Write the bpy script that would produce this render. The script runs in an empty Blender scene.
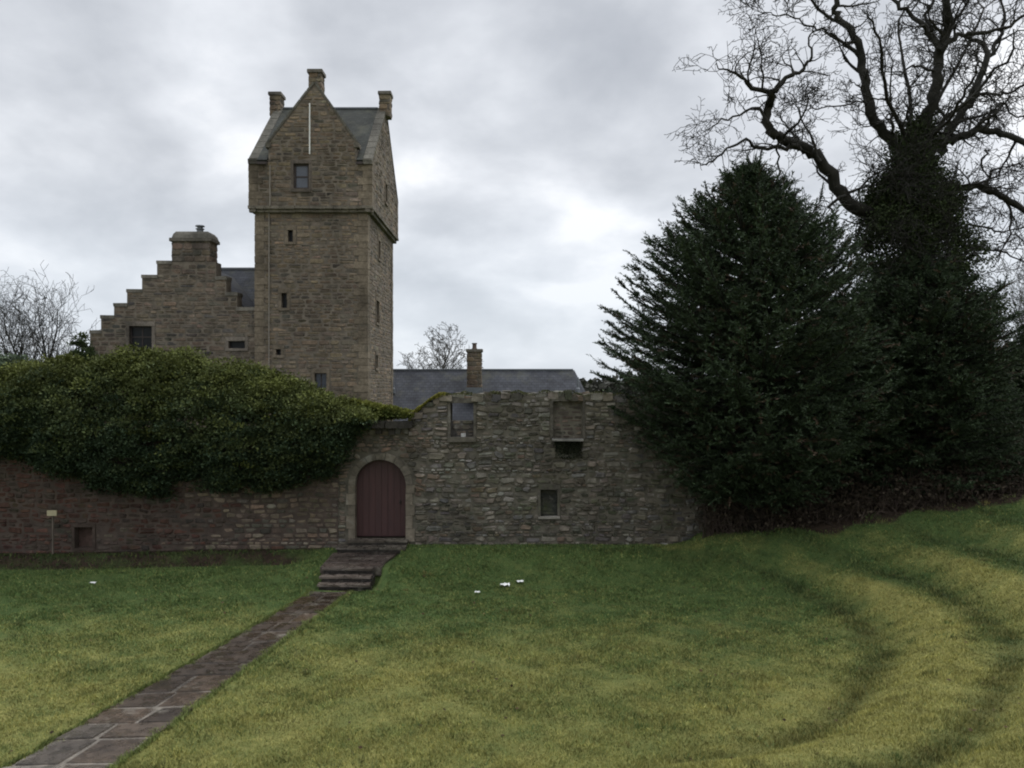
import bpy, math, random
import numpy as np
from mathutils import Vector, Matrix

C = bpy.context.scene.collection
R = math.radians
SC = bpy.context.scene

# ------------------------------------------------------------------ camera, sky, sun
CZ = 4.25                      # eye height (standing up on the grass terraces)
F = 830.0                      # focal length in pixels
cam = bpy.data.cameras.new('camera'); camo = bpy.data.objects.new('camera', cam); C.objects.link(camo)
camo.location = (0, 0, CZ); camo.rotation_euler = (R(90), 0, 0)
cam.sensor_width = 36; cam.lens = 36 * F / 1024; cam.clip_end = 5000; cam.clip_start = 0.1
SC.camera = camo

SUN_EL, SUN_AZ = 48, 35        # thin bright patch of cloud behind the castle, slightly right
w = bpy.data.worlds.new('World'); SC.world = w; w.use_nodes = True
nt = w.node_tree; nt.nodes.clear()
def N(tree, typ, **kw):
    n = tree.nodes.new(typ)
    for k, v in kw.items():
        setattr(n, k, v)
    return n
def L(tree, a, b): tree.links.new(a, b)
def math_n(tree, op, a, b=None, c=None, clamp=False):
    n = N(tree, 'ShaderNodeMath', operation=op); n.use_clamp = clamp
    for i, x in enumerate((a, b, c)):
        if x is None: continue
        if isinstance(x, (int, float)): n.inputs[i].default_value = x
        else: L(tree, x, n.inputs[i])
    return n.outputs[0]
def ramp(tree, fac, stops, interp='LINEAR'):
    n = N(tree, 'ShaderNodeValToRGB'); cr = n.color_ramp; cr.interpolation = interp
    while len(cr.elements) < len(stops): cr.elements.new(0.5)
    for e, (p, c) in zip(cr.elements, stops):
        e.position = p; e.color = (*c, 1) if len(c) == 3 else c
    L(tree, fac, n.inputs[0]); return n.outputs[0]
def mixc(tree, fac, a, b, mode='MIX'):
    n = N(tree, 'ShaderNodeMix', data_type='RGBA', blend_type=mode)
    if isinstance(fac, (int, float)): n.inputs[0].default_value = fac
    else: L(tree, fac, n.inputs[0])
    for i, x in ((6, a), (7, b)):
        if isinstance(x, tuple): n.inputs[i].default_value = (*x, 1) if len(x) == 3 else x
        else: L(tree, x, n.inputs[i])
    return n.outputs[2]

tc = N(nt, 'ShaderNodeTexCoord'); sep = N(nt, 'ShaderNodeSeparateXYZ'); L(nt, tc.outputs['Generated'], sep.inputs[0])
zz = math_n(nt, 'ADD', math_n(nt, 'MAXIMUM', sep.outputs[2], 0.0), 0.42)
px = math_n(nt, 'DIVIDE', sep.outputs[0], zz); py = math_n(nt, 'DIVIDE', sep.outputs[1], zz)
cmb = N(nt, 'ShaderNodeCombineXYZ'); L(nt, px, cmb.inputs[0]); L(nt, py, cmb.inputs[1]); cmb.inputs[2].default_value = 7.7
n1 = N(nt, 'ShaderNodeTexNoise'); n1.inputs['Scale'].default_value = 3.1; n1.inputs['Detail'].default_value = 7; n1.inputs['Roughness'].default_value = 0.5; n1.inputs['Distortion'].default_value = 0.15
L(nt, cmb.outputs[0], n1.inputs['Vector'])
n2 = N(nt, 'ShaderNodeTexNoise'); n2.inputs['Scale'].default_value = 1.4; n2.inputs['Detail'].default_value = 5
L(nt, cmb.outputs[0], n2.inputs['Vector'])
cl = math_n(nt, 'ADD', math_n(nt, 'MULTIPLY', n1.outputs[0], 0.72), math_n(nt, 'MULTIPLY', n2.outputs[0], 0.28))
cloud = ramp(nt, cl, [(0.28, (3.4, 3.6, 3.95)), (0.38, (4.2, 4.4, 4.75)), (0.46, (5.2, 5.4, 5.75)), (0.53, (6.3, 6.5, 6.85)), (0.60, (7.9, 8.0, 8.2))])
hz = math_n(nt, 'SUBTRACT', 1.0, math_n(nt, 'MULTIPLY', sep.outputs[2], 4.2), clamp=True)      # paler, evener cloud low down
cloud = mixc(nt, math_n(nt, 'MULTIPLY', hz, 0.7), cloud, (5.4, 5.95, 6.65))
zr_ = N(nt, 'ShaderNodeMapRange', interpolation_type='SMOOTHSTEP'); L(nt, sep.outputs[2], zr_.inputs[0]); zr_.inputs[1].default_value = 0.42; zr_.inputs[2].default_value = 0.95; zr_.inputs[3].default_value = 1.0; zr_.inputs[4].default_value = 2.3
zc3 = N(nt, 'ShaderNodeCombineXYZ'); [L(nt, zr_.outputs[0], zc3.inputs[k_]) for k_ in range(3)]
cloud = mixc(nt, 1.0, cloud, zc3.outputs[0], 'MULTIPLY')          # an overcast sky is brightest overhead
sky = N(nt, 'ShaderNodeTexSky', sky_type='NISHITA'); sky.sun_disc = False
sky.sun_elevation = R(SUN_EL); sky.sun_rotation = R(SUN_AZ)
col = mixc(nt, 0.95, sky.outputs[0], cloud)
bg = N(nt, 'ShaderNodeBackground'); bg.inputs[1].default_value = 0.1; L(nt, col, bg.inputs[0])
wo = N(nt, 'ShaderNodeOutputWorld'); L(nt, bg.outputs[0], wo.inputs[0])

sl = bpy.data.lights.new('sun', 'SUN'); sl.energy = 1.0; sl.angle = R(30); sl.color = (1, 0.97, 0.92)
so = bpy.data.objects.new('sun', sl); C.objects.link(so); so.location = (0, 0, 60)
sd = Vector((math.sin(R(SUN_AZ)) * math.cos(R(SUN_EL)), math.cos(R(SUN_AZ)) * math.cos(R(SUN_EL)), math.sin(R(SUN_EL))))
so.rotation_euler = sd.to_track_quat('Z', 'Y').to_euler()
SC.view_settings.view_transform = 'Standard'; SC.view_settings.look = 'None'
SC.view_settings.exposure = 0.42; SC.view_settings.gamma = 1
SC.cycles.filter_width = 2.0; SC.cycles.max_bounces = 5; SC.cycles.diffuse_bounces = 3

# ------------------------------------------------------------------ helpers
def jc(c, lo, hi):
    k = rng.uniform(lo, hi); return tuple(x * k for x in c)
def W(u, v, Y):                # image position of the photo at a real distance Y -> point in the place
    return Vector(((u - 512) / F * Y, Y, CZ - (v - 384) / F * Y))
def X(u, Y): return (u - 512) / F * Y
def Zv(v, Y): return CZ - (v - 384) / F * Y
def ss(a, b, x):
    t = np.clip((x - a) / (b - a), 0, 1); return t * t * (3 - 2 * t)

def tag(o, label=None, cat=None, group=None, kind=None):
    if label: o['label'] = label
    if cat: o['category'] = cat
    if group: o['group'] = group
    if kind: o['kind'] = kind
    return o
def thing(name, loc, label, cat, group=None):
    o = bpy.data.objects.new(name, None); C.objects.link(o); o.location = loc; o.empty_display_size = 0.2
    return tag(o, label, cat, group)
def root_loc(p):
    l = Vector((0, 0, 0))
    while p is not None: l += p.location; p = p.parent
    return l
def link_mesh(name, me, mat, parent=None, loc=None):
    o = bpy.data.objects.new(name, me); C.objects.link(o)
    if mat: me.materials.append(mat)
    if parent is not None: o.parent = parent
    elif loc is not None: o.location = loc
    return o

class MB:
    def __init__(s): s.v = []; s.f = []; s.c = []
    def add(s, vs, fs, col=(0.5, 0.5, 0.5)):
        b = len(s.v); s.v.extend([tuple(p) for p in vs]); s.f.extend([tuple(i + b for i in f) for f in fs]); s.c.extend([col] * len(fs))
    def box(s, a, b, col=(0.5,) * 3):
        x0, y0, z0 = a; x1, y1, z1 = b
        s.add([(x0, y0, z0), (x1, y0, z0), (x1, y1, z0), (x0, y1, z0), (x0, y0, z1), (x1, y0, z1), (x1, y1, z1), (x0, y1, z1)],
              [(3, 2, 1, 0), (4, 5, 6, 7), (0, 1, 5, 4), (1, 2, 6, 5), (2, 3, 7, 6), (3, 0, 4, 7)], col)
    def rock(s, a, b, rng, col, ch=0.02, jit=0.012):           # a worn, chamfered block
        x0, y0, z0 = a; x1, y1, z1 = b
        c = Vector(((x0 + x1) / 2, (y0 + y1) / 2, (z0 + z1) / 2)); h = Vector(((x1 - x0) / 2, (y1 - y0) / 2, (z1 - z0) / 2))
        vs = []
        for sx in (-1, 1):
            for sy in (-1, 1):
                for sz in (-1, 1):
                    j = Vector([rng.uniform(-jit, jit) for _ in range(3)])
                    p = Vector((sx * h.x, sy * h.y, sz * h.z)) + c + j
                    k = ch
                    vs += [p - Vector((sx * k, 0, 0)), p - Vector((0, sy * k, 0)), p - Vector((0, 0, sz * k))]
        # corner index: ((sx,sy,sz) bits) *3 + axis
        def I(sx, sy, sz, ax): return ((sx * 2 + sy) * 2 + sz) * 3 + ax
        fs = []
        for sx in (0, 1):
            fs.append([I(sx, 0, 0, 1), I(sx, 0, 0, 2), I(sx, 0, 1, 2), I(sx, 0, 1, 1), I(sx, 1, 1, 1), I(sx, 1, 1, 2), I(sx, 1, 0, 2), I(sx, 1, 0, 1)])
            fs.append([I(0, sx, 0, 0), I(0, sx, 0, 2), I(0, sx, 1, 2), I(0, sx, 1, 0), I(1, sx, 1, 0), I(1, sx, 1, 2), I(1, sx, 0, 2), I(1, sx, 0, 0)])
            fs.append([I(0, 0, sx, 0), I(0, 0, sx, 1), I(0, 1, sx, 1), I(0, 1, sx, 0), I(1, 1, sx, 0), I(1, 1, sx, 1), I(1, 0, sx, 1), I(1, 0, sx, 0)])
        for sx in (0, 1):
            for sy in (0, 1):
                for sz in (0, 1): fs.append([I(sx, sy, sz, 0), I(sx, sy, sz, 1), I(sx, sy, sz, 2)])
        for p in (0, 1):
            for q in (0, 1):
                fs.append([I(0, p, q, 1), I(1, p, q, 1), I(1, p, q, 2), I(0, p, q, 2)])
                fs.append([I(p, 0, q, 0), I(p, 1, q, 0), I(p, 1, q, 2), I(p, 0, q, 2)])
                fs.append([I(p, q, 0, 0), I(p, q, 1, 0), I(p, q, 1, 1), I(p, q, 0, 1)])
        s.add(vs, fs, col)
    def prism(s, poly, fr, d0, d1, col=(0.5,) * 3):             # polygon of (a, z) extruded along the face normal
        n = len(poly)
        vs = [fr.pt(a, z, d0) for a, z in poly] + [fr.pt(a, z, d1) for a, z in poly]
        fs = [tuple(range(n)), tuple(range(2 * n - 1, n - 1, -1))] + [(i, (i + 1) % n, n + (i + 1) % n, n + i) for i in range(n)]
        s.add(vs, fs, col)
    def beam(s, p, q, wd, ht, up=(0, 0, 1), col=(0.5,) * 3):
        p = Vector(p); q = Vector(q); d = (q - p).normalized(); up = Vector(up)
        sd = d.cross(up).normalized(); u2 = sd.cross(d).normalized()
        vs = []
        for e in (p, q):
            for a, b in ((-1, -1), (1, -1), (1, 1), (-1, 1)): vs.append(e + sd * a * wd / 2 + u2 * b * ht / 2)
        s.add(vs, [(3, 2, 1, 0), (4, 5, 6, 7), (0, 1, 5, 4), (1, 2, 6, 5), (2, 3, 7, 6), (3, 0, 4, 7)], col)
    def lathe(s, c, prof, n=12, col=(0.5,) * 3):
        vs = []; fs = []
        for r, z in prof:
            for i in range(n):
                a = 2 * math.pi * i / n; vs.append((c[0] + r * math.cos(a), c[1] + r * math.sin(a), c[2] + z))
        for k in range(len(prof) - 1):
            for i in range(n): fs.append((k * n + i, k * n + (i + 1) % n, (k + 1) * n + (i + 1) % n, (k + 1) * n + i))
        fs.append(tuple(range(n - 1, -1, -1))); fs.append(tuple((len(prof) - 1) * n + i for i in range(n)))
        s.add(vs, fs, col)
    def build(s, name, mat, parent=None, loc=None):
        o0 = root_loc(parent) if parent is not None else Vector(loc or (0, 0, 0))
        me = bpy.data.meshes.new(name)
        me.from_pydata([(x - o0.x, y - o0.y, z - o0.z) for x, y, z in s.v], [], s.f)
        at = me.attributes.new('col', 'FLOAT_COLOR', 'FACE')
        arr = np.ones((len(s.f), 4), np.float32); arr[:, :3] = np.array(s.c, np.float32); at.data.foreach_set('color', arr.ravel())
        me.update()
        return link_mesh(name, me, mat, parent, loc)

def np_mesh(name, V, k, cols, mat, parent=None, loc=None, smooth=False):
    """V: (n*k,3) vertices, each k in a row make one face; cols (n,3)"""
    o0 = root_loc(parent) if parent is not None else Vector(loc or (0, 0, 0))
    V = np.asarray(V, np.float32) - np.array(o0, np.float32); n = len(V) // k
    me = bpy.data.meshes.new(name); me.vertices.add(len(V)); me.vertices.foreach_set('co', V.ravel())
    me.loops.add(n * k); me.loops.foreach_set('vertex_index', np.arange(n * k, dtype=np.int32))
    me.polygons.add(n); me.polygons.foreach_set('loop_start', np.arange(0, n * k, k, dtype=np.int32))
    try: me.polygons.foreach_set('loop_total', np.full(n, k, np.int32))
    except Exception: pass
    me.update(calc_edges=True)
    at = me.attributes.new('col', 'FLOAT_COLOR', 'FACE')
    arr = np.ones((n, 4), np.float32); arr[:, :3] = cols; at.data.foreach_set('color', arr.ravel())
    return link_mesh(name, me, mat, parent, loc)

def leaves(cen, size, rg, up=0.4, asp=0.55, dirs=None):
    """diamond leaves: (n*4,3). dirs = growing direction of each leaf or random"""
    n = len(cen); cen = np.asarray(cen)
    if dirs is None: dirs = rg.normal(size=(n, 3))
    d = dirs / (np.linalg.norm(dirs, axis=1, keepdims=True) + 1e-9)
    nr = rg.normal(size=(n, 3)); nr[:, 2] += up * 2
    sd = np.cross(d, nr); sd /= (np.linalg.norm(sd, axis=1, keepdims=True) + 1e-9)
    s = np.asarray(size).reshape(-1, 1) * np.ones((n, 1))
    V = np.empty((n, 4, 3)); V[:, 0] = cen; V[:, 1] = cen + d * s * 0.45 + sd * s * asp * 0.5
    V[:, 2] = cen + d * s; V[:, 3] = cen + d * s * 0.45 - sd * s * asp * 0.5
    return V.reshape(-1, 3)

class Tubes:
    def __init__(s): s.v = []; s.f = []; s.n = 0
    def add(s, pts, rad, k=5):
        P = np.array(pts, float); n = len(P)
        if n < 2: return
        T = np.gradient(P, axis=0); T /= (np.linalg.norm(T, axis=1, keepdims=True) + 1e-9)
        ref = np.array([0.3, 0.9, 0.1]) if abs(T[0, 1]) < 0.8 else np.array([0.9, 0.1, 0.2])
        A = np.cross(T, ref); A /= (np.linalg.norm(A, axis=1, keepdims=True) + 1e-9); B = np.cross(T, A)
        an = np.arange(k) * 2 * math.pi / k; r = np.array(rad, float).reshape(-1, 1, 1)
        V = P[:, None] + r * (np.cos(an)[None, :, None] * A[:, None] + np.sin(an)[None, :, None] * B[:, None])
        s.v.append(V.reshape(-1, 3))
        i = np.arange(n - 1)[:, None] * k; j = np.arange(k)[None]; j2 = (j + 1) % k
        q = np.stack([i + j, i + j2, i + k + j2, i + k + j], -1).reshape(-1, 4) + s.n
        s.f.append(q); s.n += n * k
    def build(s, name, mat, parent=None, loc=None):
        o0 = root_loc(parent) if parent is not None else Vector(loc or (0, 0, 0))
        V = (np.concatenate(s.v) - np.array(o0)).astype(np.float32); Q = np.concatenate(s.f).astype(np.int32)
        me = bpy.data.meshes.new(name); me.vertices.add(len(V)); me.vertices.foreach_set('co', V.ravel())
        me.loops.add(Q.size); me.loops.foreach_set('vertex_index', Q.ravel())
        me.polygons.add(len(Q)); me.polygons.foreach_set('loop_start', np.arange(0, Q.size, 4, dtype=np.int32))
        me.update(calc_edges=True)
        me.polygons.foreach_set('use_smooth', np.ones(len(Q), bool))
        return link_mesh(name, me, mat, parent, loc)

def cut(o, boxes):              # real openings cut into a solid
    m = MB()
    for b in boxes:
        if len(b) == 2: m.box(*b)
        else: m.prism(*b)
    for b in boxes: pass
    co = m.build('cutter', None); co.location = root_loc(o)
    for v in co.data.vertices: v.co -= root_loc(o)
    md = o.modifiers.new('b', 'BOOLEAN'); md.object = co; md.operation = 'DIFFERENCE'; md.solver = 'EXACT'; md.use_self = True
    bpy.context.view_layer.update()
    dg = bpy.context.evaluated_depsgraph_get()
    me = bpy.data.meshes.new_from_object(o.evaluated_get(dg)); o.modifiers.clear(); o.data = me
    bpy.data.objects.remove(co)

# ------------------------------------------------------------------ materials
def newmat(name):
    m = bpy.data.materials.new(name); m.use_nodes = True; t = m.node_tree; t.nodes.clear()
    b = N(t, 'ShaderNodeBsdfPrincipled'); o = N(t, 'ShaderNodeOutputMaterial'); L(t, b.outputs[0], o.inputs[0])
    return m, t, b
def pos(t): return N(t, 'ShaderNodeNewGeometry').outputs['Position']
def noise(t, sc, det=4, ro=0.55, vec=None, stretch=None):
    n = N(t, 'ShaderNodeTexNoise'); n.inputs['Scale'].default_value = sc; n.inputs['Detail'].default_value = det; n.inputs['Roughness'].default_value = ro
    v = vec if vec is not None else pos(t)
    if stretch:
        mp = N(t, 'ShaderNodeMapping'); mp.inputs['Scale'].default_value = stretch; L(t, v, mp.inputs[0]); v = mp.outputs[0]
    L(t, v, n.inputs['Vector']); return n.outputs[0]
def bump(t, b, h, st, dist=0.02):
    n = N(t, 'ShaderNodeBump'); n.inputs['Strength'].default_value = st; n.inputs['Distance'].default_value = dist
    L(t, h, n.inputs['Height']); L(t, n.outputs[0], b.inputs['Normal'])

def attr_mat(name, rough=0.85, nsc=9, var=(0.62, 1.3), stain=None, bst=0.5, spec=0.2, moss=None, weather=0.35):
    m, t, b = newmat(name)
    a = N(t, 'ShaderNodeAttribute', attribute_name='col')
    k = ramp(t, noise(t, nsc, 6, 0.65), [(0.3, (var[0],) * 3), (0.7, (var[1],) * 3)])
    c = mixc(t, 1.0, a.outputs['Color'], k, 'MULTIPLY')
    if weather:                                   # broad patches of soot, damp and washed stone
        k2 = ramp(t, noise(t, 0.7, 5, 0.6, stretch=(1, 1, 0.6)), [(0.32, (1 - weather,) * 3), (0.62, (1 + weather * 0.5,) * 3)])
        c = mixc(t, 1.0, c, k2, 'MULTIPLY')
    if stain:
        k3 = ramp(t, noise(t, 2.2, 6, 0.7), [(0.56, (0, 0, 0)), (0.7, (1, 1, 1))])
        c = mixc(t, math_n(t, 'MULTIPLY', k3, 0.6), c, stain)
    if moss:
        k4 = ramp(t, noise(t, 1.3, 7, 0.72), [(0.55, (0, 0, 0)), (0.68, (1, 1, 1))])
        c = mixc(t, math_n(t, 'MULTIPLY', k4, 0.55), c, moss)
    L(t, c, b.inputs['Base Color']); b.inputs['Roughness'].default_value = rough; b.inputs['Specular IOR Level'].default_value = spec
    if bst: bump(t, b, noise(t, nsc * 2.5, 6, 0.7), bst, 0.03)
    return m
def plain(name, c, rough=0.8, var=0.25, sc=4, spec=0.3, bst=0.2, metal=0):
    m, t, b = newmat(name)
    k = ramp(t, noise(t, sc, 5), [(0.3, tuple(x * (1 - var) for x in c)), (0.7, tuple(min(1, x * (1 + var)) for x in c))])
    L(t, k, b.inputs['Base Color']); b.inputs['Roughness'].default_value = rough; b.inputs['Specular IOR Level'].default_value = spec; b.inputs['Metallic'].default_value = metal
    if bst: bump(t, b, noise(t, sc * 6, 5), bst, 0.02)
    return m

M_tower = attr_mat('tower sandstone', stain=(0.08, 0.08, 0.065), weather=0.5, bst=0.7)
M_rubble = attr_mat('ruin rubble stone', stain=(0.34, 0.33, 0.29), moss=(0.07, 0.085, 0.035), weather=0.45)
M_red = attr_mat('garden wall stone', stain=(0.16, 0.14, 0.11), moss=(0.05, 0.06, 0.03), weather=0.4)
M_mortar = plain('old lime mortar', (0.135, 0.113, 0.088), var=0.4, sc=3)
M_mortar_dark = plain('weathered dark mortar', (0.10, 0.09, 0.07), var=0.45, sc=3)
M_glass = plain('dark window glass', (0.012, 0.013, 0.015), rough=0.35, var=0.3, spec=0.2, bst=0)
M_pane = plain('grey window glass', (0.06, 0.068, 0.085), rough=0.2, var=0.2, spec=0.6, bst=0)
M_frame = plain('dark painted window wood', (0.045, 0.035, 0.032), rough=0.6)
M_lead = plain('roof lead', (0.13, 0.14, 0.155), rough=0.5, var=0.2, spec=0.5)
M_white = plain('white painted pole', (0.75, 0.75, 0.72), rough=0.5, var=0.08)
M_pipe = plain('pale weathered pipe', (0.21, 0.185, 0.155), rough=0.6, var=0.2)
M_clay = plain('chimney pot clay', (0.12, 0.09, 0.075), rough=0.8)
M_paper = plain('white litter paper', (0.82, 0.82, 0.8), rough=0.7, var=0.05, bst=0)
M_sign = plain('cream notice board', (0.42, 0.37, 0.24), rough=0.6, var=0.1, bst=0)
M_wood = plain('grey post wood', (0.12, 0.1, 0.08), rough=0.8)
M_leaf = attr_mat('broad evergreen leaves', rough=0.75, nsc=3, var=(0.75, 1.2), bst=0, spec=0.15, weather=0)
M_needle = attr_mat('yew needles', rough=0.65, nsc=2, var=(0.7, 1.25), bst=0, spec=0.2, weather=0)
M_bark = plain('wet bare bark', (0.019, 0.018, 0.014), rough=0.85, var=0.5, sc=5, bst=0.6)
M_bark_far = plain('far tree bark', (0.07, 0.063, 0.058), rough=0.9, var=0.3, sc=3, bst=0)
M_bramble = plain('dead bramble stems', (0.085, 0.064, 0.051), rough=0.9, var=0.5, sc=2, bst=0)
M_moss = attr_mat('wall top moss', rough=0.95, nsc=6, var=(0.6, 1.4), bst=0.8, spec=0.1, weather=0)

def slate_mat(name, c):
    m, t, b = newmat(name)
    s = N(t, 'ShaderNodeSeparateXYZ'); L(t, pos(t), s.inputs[0])
    cb = N(t, 'ShaderNodeCombineXYZ'); L(t, math_n(t, 'ADD', s.outputs[0], s.outputs[1]) if False else s.outputs[0], cb.inputs[0]); L(t, s.outputs[2], cb.inputs[1])
    br = N(t, 'ShaderNodeTexBrick'); L(t, cb.outputs[0], br.inputs['Vector'])
    br.inputs['Color1'].default_value = (*[x * 0.85 for x in c], 1); br.inputs['Color2'].default_value = (*[x * 1.15 for x in c], 1)
    br.inputs['Mortar'].default_value = (*[x * 0.6 for x in c], 1); br.inputs['Scale'].default_value = 1
    br.inputs['Brick Width'].default_value = 0.26; br.inputs['Row Height'].default_value = 0.15; br.inputs['Mortar Size'].default_value = 0.012; br.inputs['Bias'].default_value = -0.1
    k = ramp(t, noise(t, 1.1, 6, 0.7), [(0.35, (0.7,) * 3), (0.65, (1.25,) * 3)])
    cc = mixc(t, 1, br.outputs[0], k, 'MULTIPLY')
    ml = ramp(t, noise(t, 0.9, 7, 0.75), [(0.52, (0, 0, 0)), (0.66, (1, 1, 1))])
    cc = mixc(t, math_n(t, 'MULTIPLY', ml, 0.4), cc, (0.12, 0.12, 0.085))
    L(t, cc, b.inputs['Base Color']); b.inputs['Roughness'].default_value = 0.75; b.inputs['Specular IOR Level'].default_value = 0.15
    bump(t, b, br.outputs['Fac'], -0.5, 0.03)
    return m
M_slate = slate_mat('blue grey slate', (0.058, 0.061, 0.070))
M_slate2 = slate_mat('greenish old slate', (0.042, 0.045, 0.04))

# ------------------------------------------------------------------ terrain
def ringr(x, y):                # the terraces bow round the lawn and run out along the wall
    dy = y - 17; k = np.where(dy > 0, 1.45, 1.0)
    return np.hypot(x + 0.3, dy * k) + 0.08 * np.sin(x * 1.1 + y * 0.6) + 0.03 * np.sin(x * 2.9 - y * 2.3) + 0.015 * np.sin(x * 5.3 + y * 6.1)
def H(x, y):
    x = np.asarray(x, float); y = np.asarray(y, float)
    r = ringr(x, y)
    t = np.clip((r - 7.1) / 1.9, 0, 9); k = np.floor(t); f = t - k
    ring = 0.5 * (k + 0.12 * f + 0.88 * ss(0.0, 0.62, f))
    m = np.where(y < 17, ss(-2.5, 2.2, x), ss(-5, 0, x))
    z = -0.5 + ring * m
    zr = -0.5 + 0.5 * ss(19.0, 22, y)
    zl = -0.5 + (0.2 - 0.12 * ss(-5, -13, x)) * ss(18, 20.9, y) + 0.2 * ss(20.95, 21.45, y)
    k2 = ss(-4.6, -3.2, x); z = np.maximum(z, zl * (1 - k2) + zr * k2)
    mound = -0.5 + 0.34 * ss(19.15, 19.9, y) * ss(-6.6, -4.9, x) * (1 - ss(-3.0, -1.2, x))
    z = np.maximum(z, mound)
    zb = 0.3 + np.clip(x - 4.7, 0, 12) * 0.145
    z = np.where((x > 3.6) & (y > 17.5) & (y < 30), np.maximum(z, (zb - 0.36 * (21.2 - y)) * ss(3.8, 5.6, x) - 0.6 * (1 - ss(3.8, 5.6, x))), z)
    kb = ss(19.6, 21.2, y) * ss(4.0, 5.6, x)
    z = z * (1 - kb) + zb * kb
    far = ss(22.3, 24, y) * (1 - ss(4.0, 6.5, x)); z = z * (1 - far) + 0.0 * far
    back = ss(30, 45, y); z = z * (1 - back)
    # under the flagged landing and stairs the ground keeps below the stones
    inl = (x > -4.68) & (x < -2.85) & (y > 19.0) & (y < 21.9); z = np.where(inl, np.minimum(z, -0.16), z)
    ins = (x > -4.62) & (x < -3.1) & (y > 19.0) & (y < 19.75); z = np.where(ins, -0.52, z)
    return z
def patchy(x, y, s=1.0, ph=0.0):
    return (np.sin(x * 1.3 * s + ph + 1.7 * np.sin(y * .9 * s)) + np.sin(y * 1.9 * s + 2.1 * np.sin(x * 0.7 * s + ph)) + np.sin((x + y) * 3.1 * s + ph) * 0.5) / 2.5

xs = np.concatenate([[-3000, -1200, -500, -200, -100, -60, -40, -30, -24], np.arange(-20, 20.01, 0.14), [24, 30, 40, 60, 100, 200, 500, 1200, 3000]])
ys = np.concatenate([[-3000, -800, -200, -60, -20, -10, -5, -2], np.arange(0, 26.01, 0.12), [28, 32, 38, 46, 60, 80, 110, 160, 260, 500, 1200, 3000]])
gx, gy = np.meshgrid(xs, ys); gz = H(gx, gy)
gz = gz + 0.012 * patchy(gx, gy, 1.5) * (gy < 22)
V = np.stack([gx, gy, gz], -1).reshape(-1, 3); nx, ny = len(xs), len(ys)
i = np.arange(ny - 1)[:, None] * nx; j = np.arange(nx - 1)[None]
Q = np.stack([i + j, i + j + 1, i + nx + j + 1, i + nx + j], -1).reshape(-1, 4)
me = bpy.data.meshes.new('ground'); me.vertices.add(len(V)); me.vertices.foreach_set('co', V.astype(np.float32).ravel())
me.loops.add(Q.size); me.loops.foreach_set('vertex_index', Q.ravel().astype(np.int32)); me.polygons.add(len(Q)); me.polygons.foreach_set('loop_start', np.arange(0, Q.size, 4, dtype=np.int32))
me.update(calc_edges=True); me.polygons.foreach_set('use_smooth', np.ones(len(Q), bool))
def tone(x, y):
    """R: dry/yellow turf, G: bare earth, B: coarse dark tufts at the foot of each terrace"""
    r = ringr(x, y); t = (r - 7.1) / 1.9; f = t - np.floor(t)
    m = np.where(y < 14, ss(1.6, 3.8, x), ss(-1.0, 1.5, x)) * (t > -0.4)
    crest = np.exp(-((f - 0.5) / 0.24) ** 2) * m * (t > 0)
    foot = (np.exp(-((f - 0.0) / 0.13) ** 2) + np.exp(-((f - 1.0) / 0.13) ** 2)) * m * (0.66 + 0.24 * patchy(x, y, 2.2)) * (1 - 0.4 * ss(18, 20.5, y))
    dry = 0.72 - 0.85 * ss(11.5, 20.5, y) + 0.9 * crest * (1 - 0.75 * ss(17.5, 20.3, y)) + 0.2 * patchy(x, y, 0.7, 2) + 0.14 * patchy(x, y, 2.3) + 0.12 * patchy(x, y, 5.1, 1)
    wob = 0.12 * np.sin(x * 1.7) + 0.12 * np.sin(x * 4.1 + 1)
    y0_ = 21.25 - 0.4 * np.clip(x - 5, 0, 2.2)
    earth = ss(y0_ - 0.15, y0_ + 0.5, y + wob * 1.2) * ss(4.6, 5.4, x)
    earth = np.maximum(earth, (0.5 + 0.3 * patchy(x, y, 2.4)) * ss(20.8, 21.0, y) * (1 - ss(21.15, 21.4, y)) * (1 - ss(-5.2, -4.7, x)))
    earth = np.maximum(earth, 0.9 * ss(21.6, 21.85, y) * (1 - ss(-5.2, -4.7, x)))
    earth = earth * (1 - ss(28, 30, y))
    earth = np.maximum(earth, (0.6 + 0.25 * patchy(x, y, 3)) * ss(20.6, 20.9, y) * (1 - ss(22, 22.1, y)) * (1 - ss(-5.4, -4.8, x)))
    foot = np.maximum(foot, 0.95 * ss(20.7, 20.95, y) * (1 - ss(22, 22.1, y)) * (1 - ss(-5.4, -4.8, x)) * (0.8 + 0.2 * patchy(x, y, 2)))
    return np.clip(dry, 0, 1), np.clip(earth, 0, 1), np.clip(foot, 0, 1)
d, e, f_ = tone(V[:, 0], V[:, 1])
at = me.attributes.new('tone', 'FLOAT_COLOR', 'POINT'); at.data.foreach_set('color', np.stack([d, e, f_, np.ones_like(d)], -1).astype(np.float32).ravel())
m, t, b = newmat('meadow turf')
a = N(t, 'ShaderNodeAttribute', attribute_name='tone'); s = N(t, 'ShaderNodeSeparateColor'); L(t, a.outputs['Color'], s.inputs[0])
g = ramp(t, noise(t, 3.2, 9, 0.78), [(0.3, (0.038, 0.062, 0.021)), (0.5, (0.062, 0.10, 0.03)), (0.72, (0.10, 0.135, 0.044))])
dr = ramp(t, noise(t, 9, 8, 0.75), [(0.3, (0.14, 0.155, 0.045)), (0.55, (0.25, 0.24, 0.075)), (0.75, (0.34, 0.30, 0.12))])
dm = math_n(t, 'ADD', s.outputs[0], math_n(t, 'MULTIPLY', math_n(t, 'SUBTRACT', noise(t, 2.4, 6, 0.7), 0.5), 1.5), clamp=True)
c = mixc(t, dm, g, dr)
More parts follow.
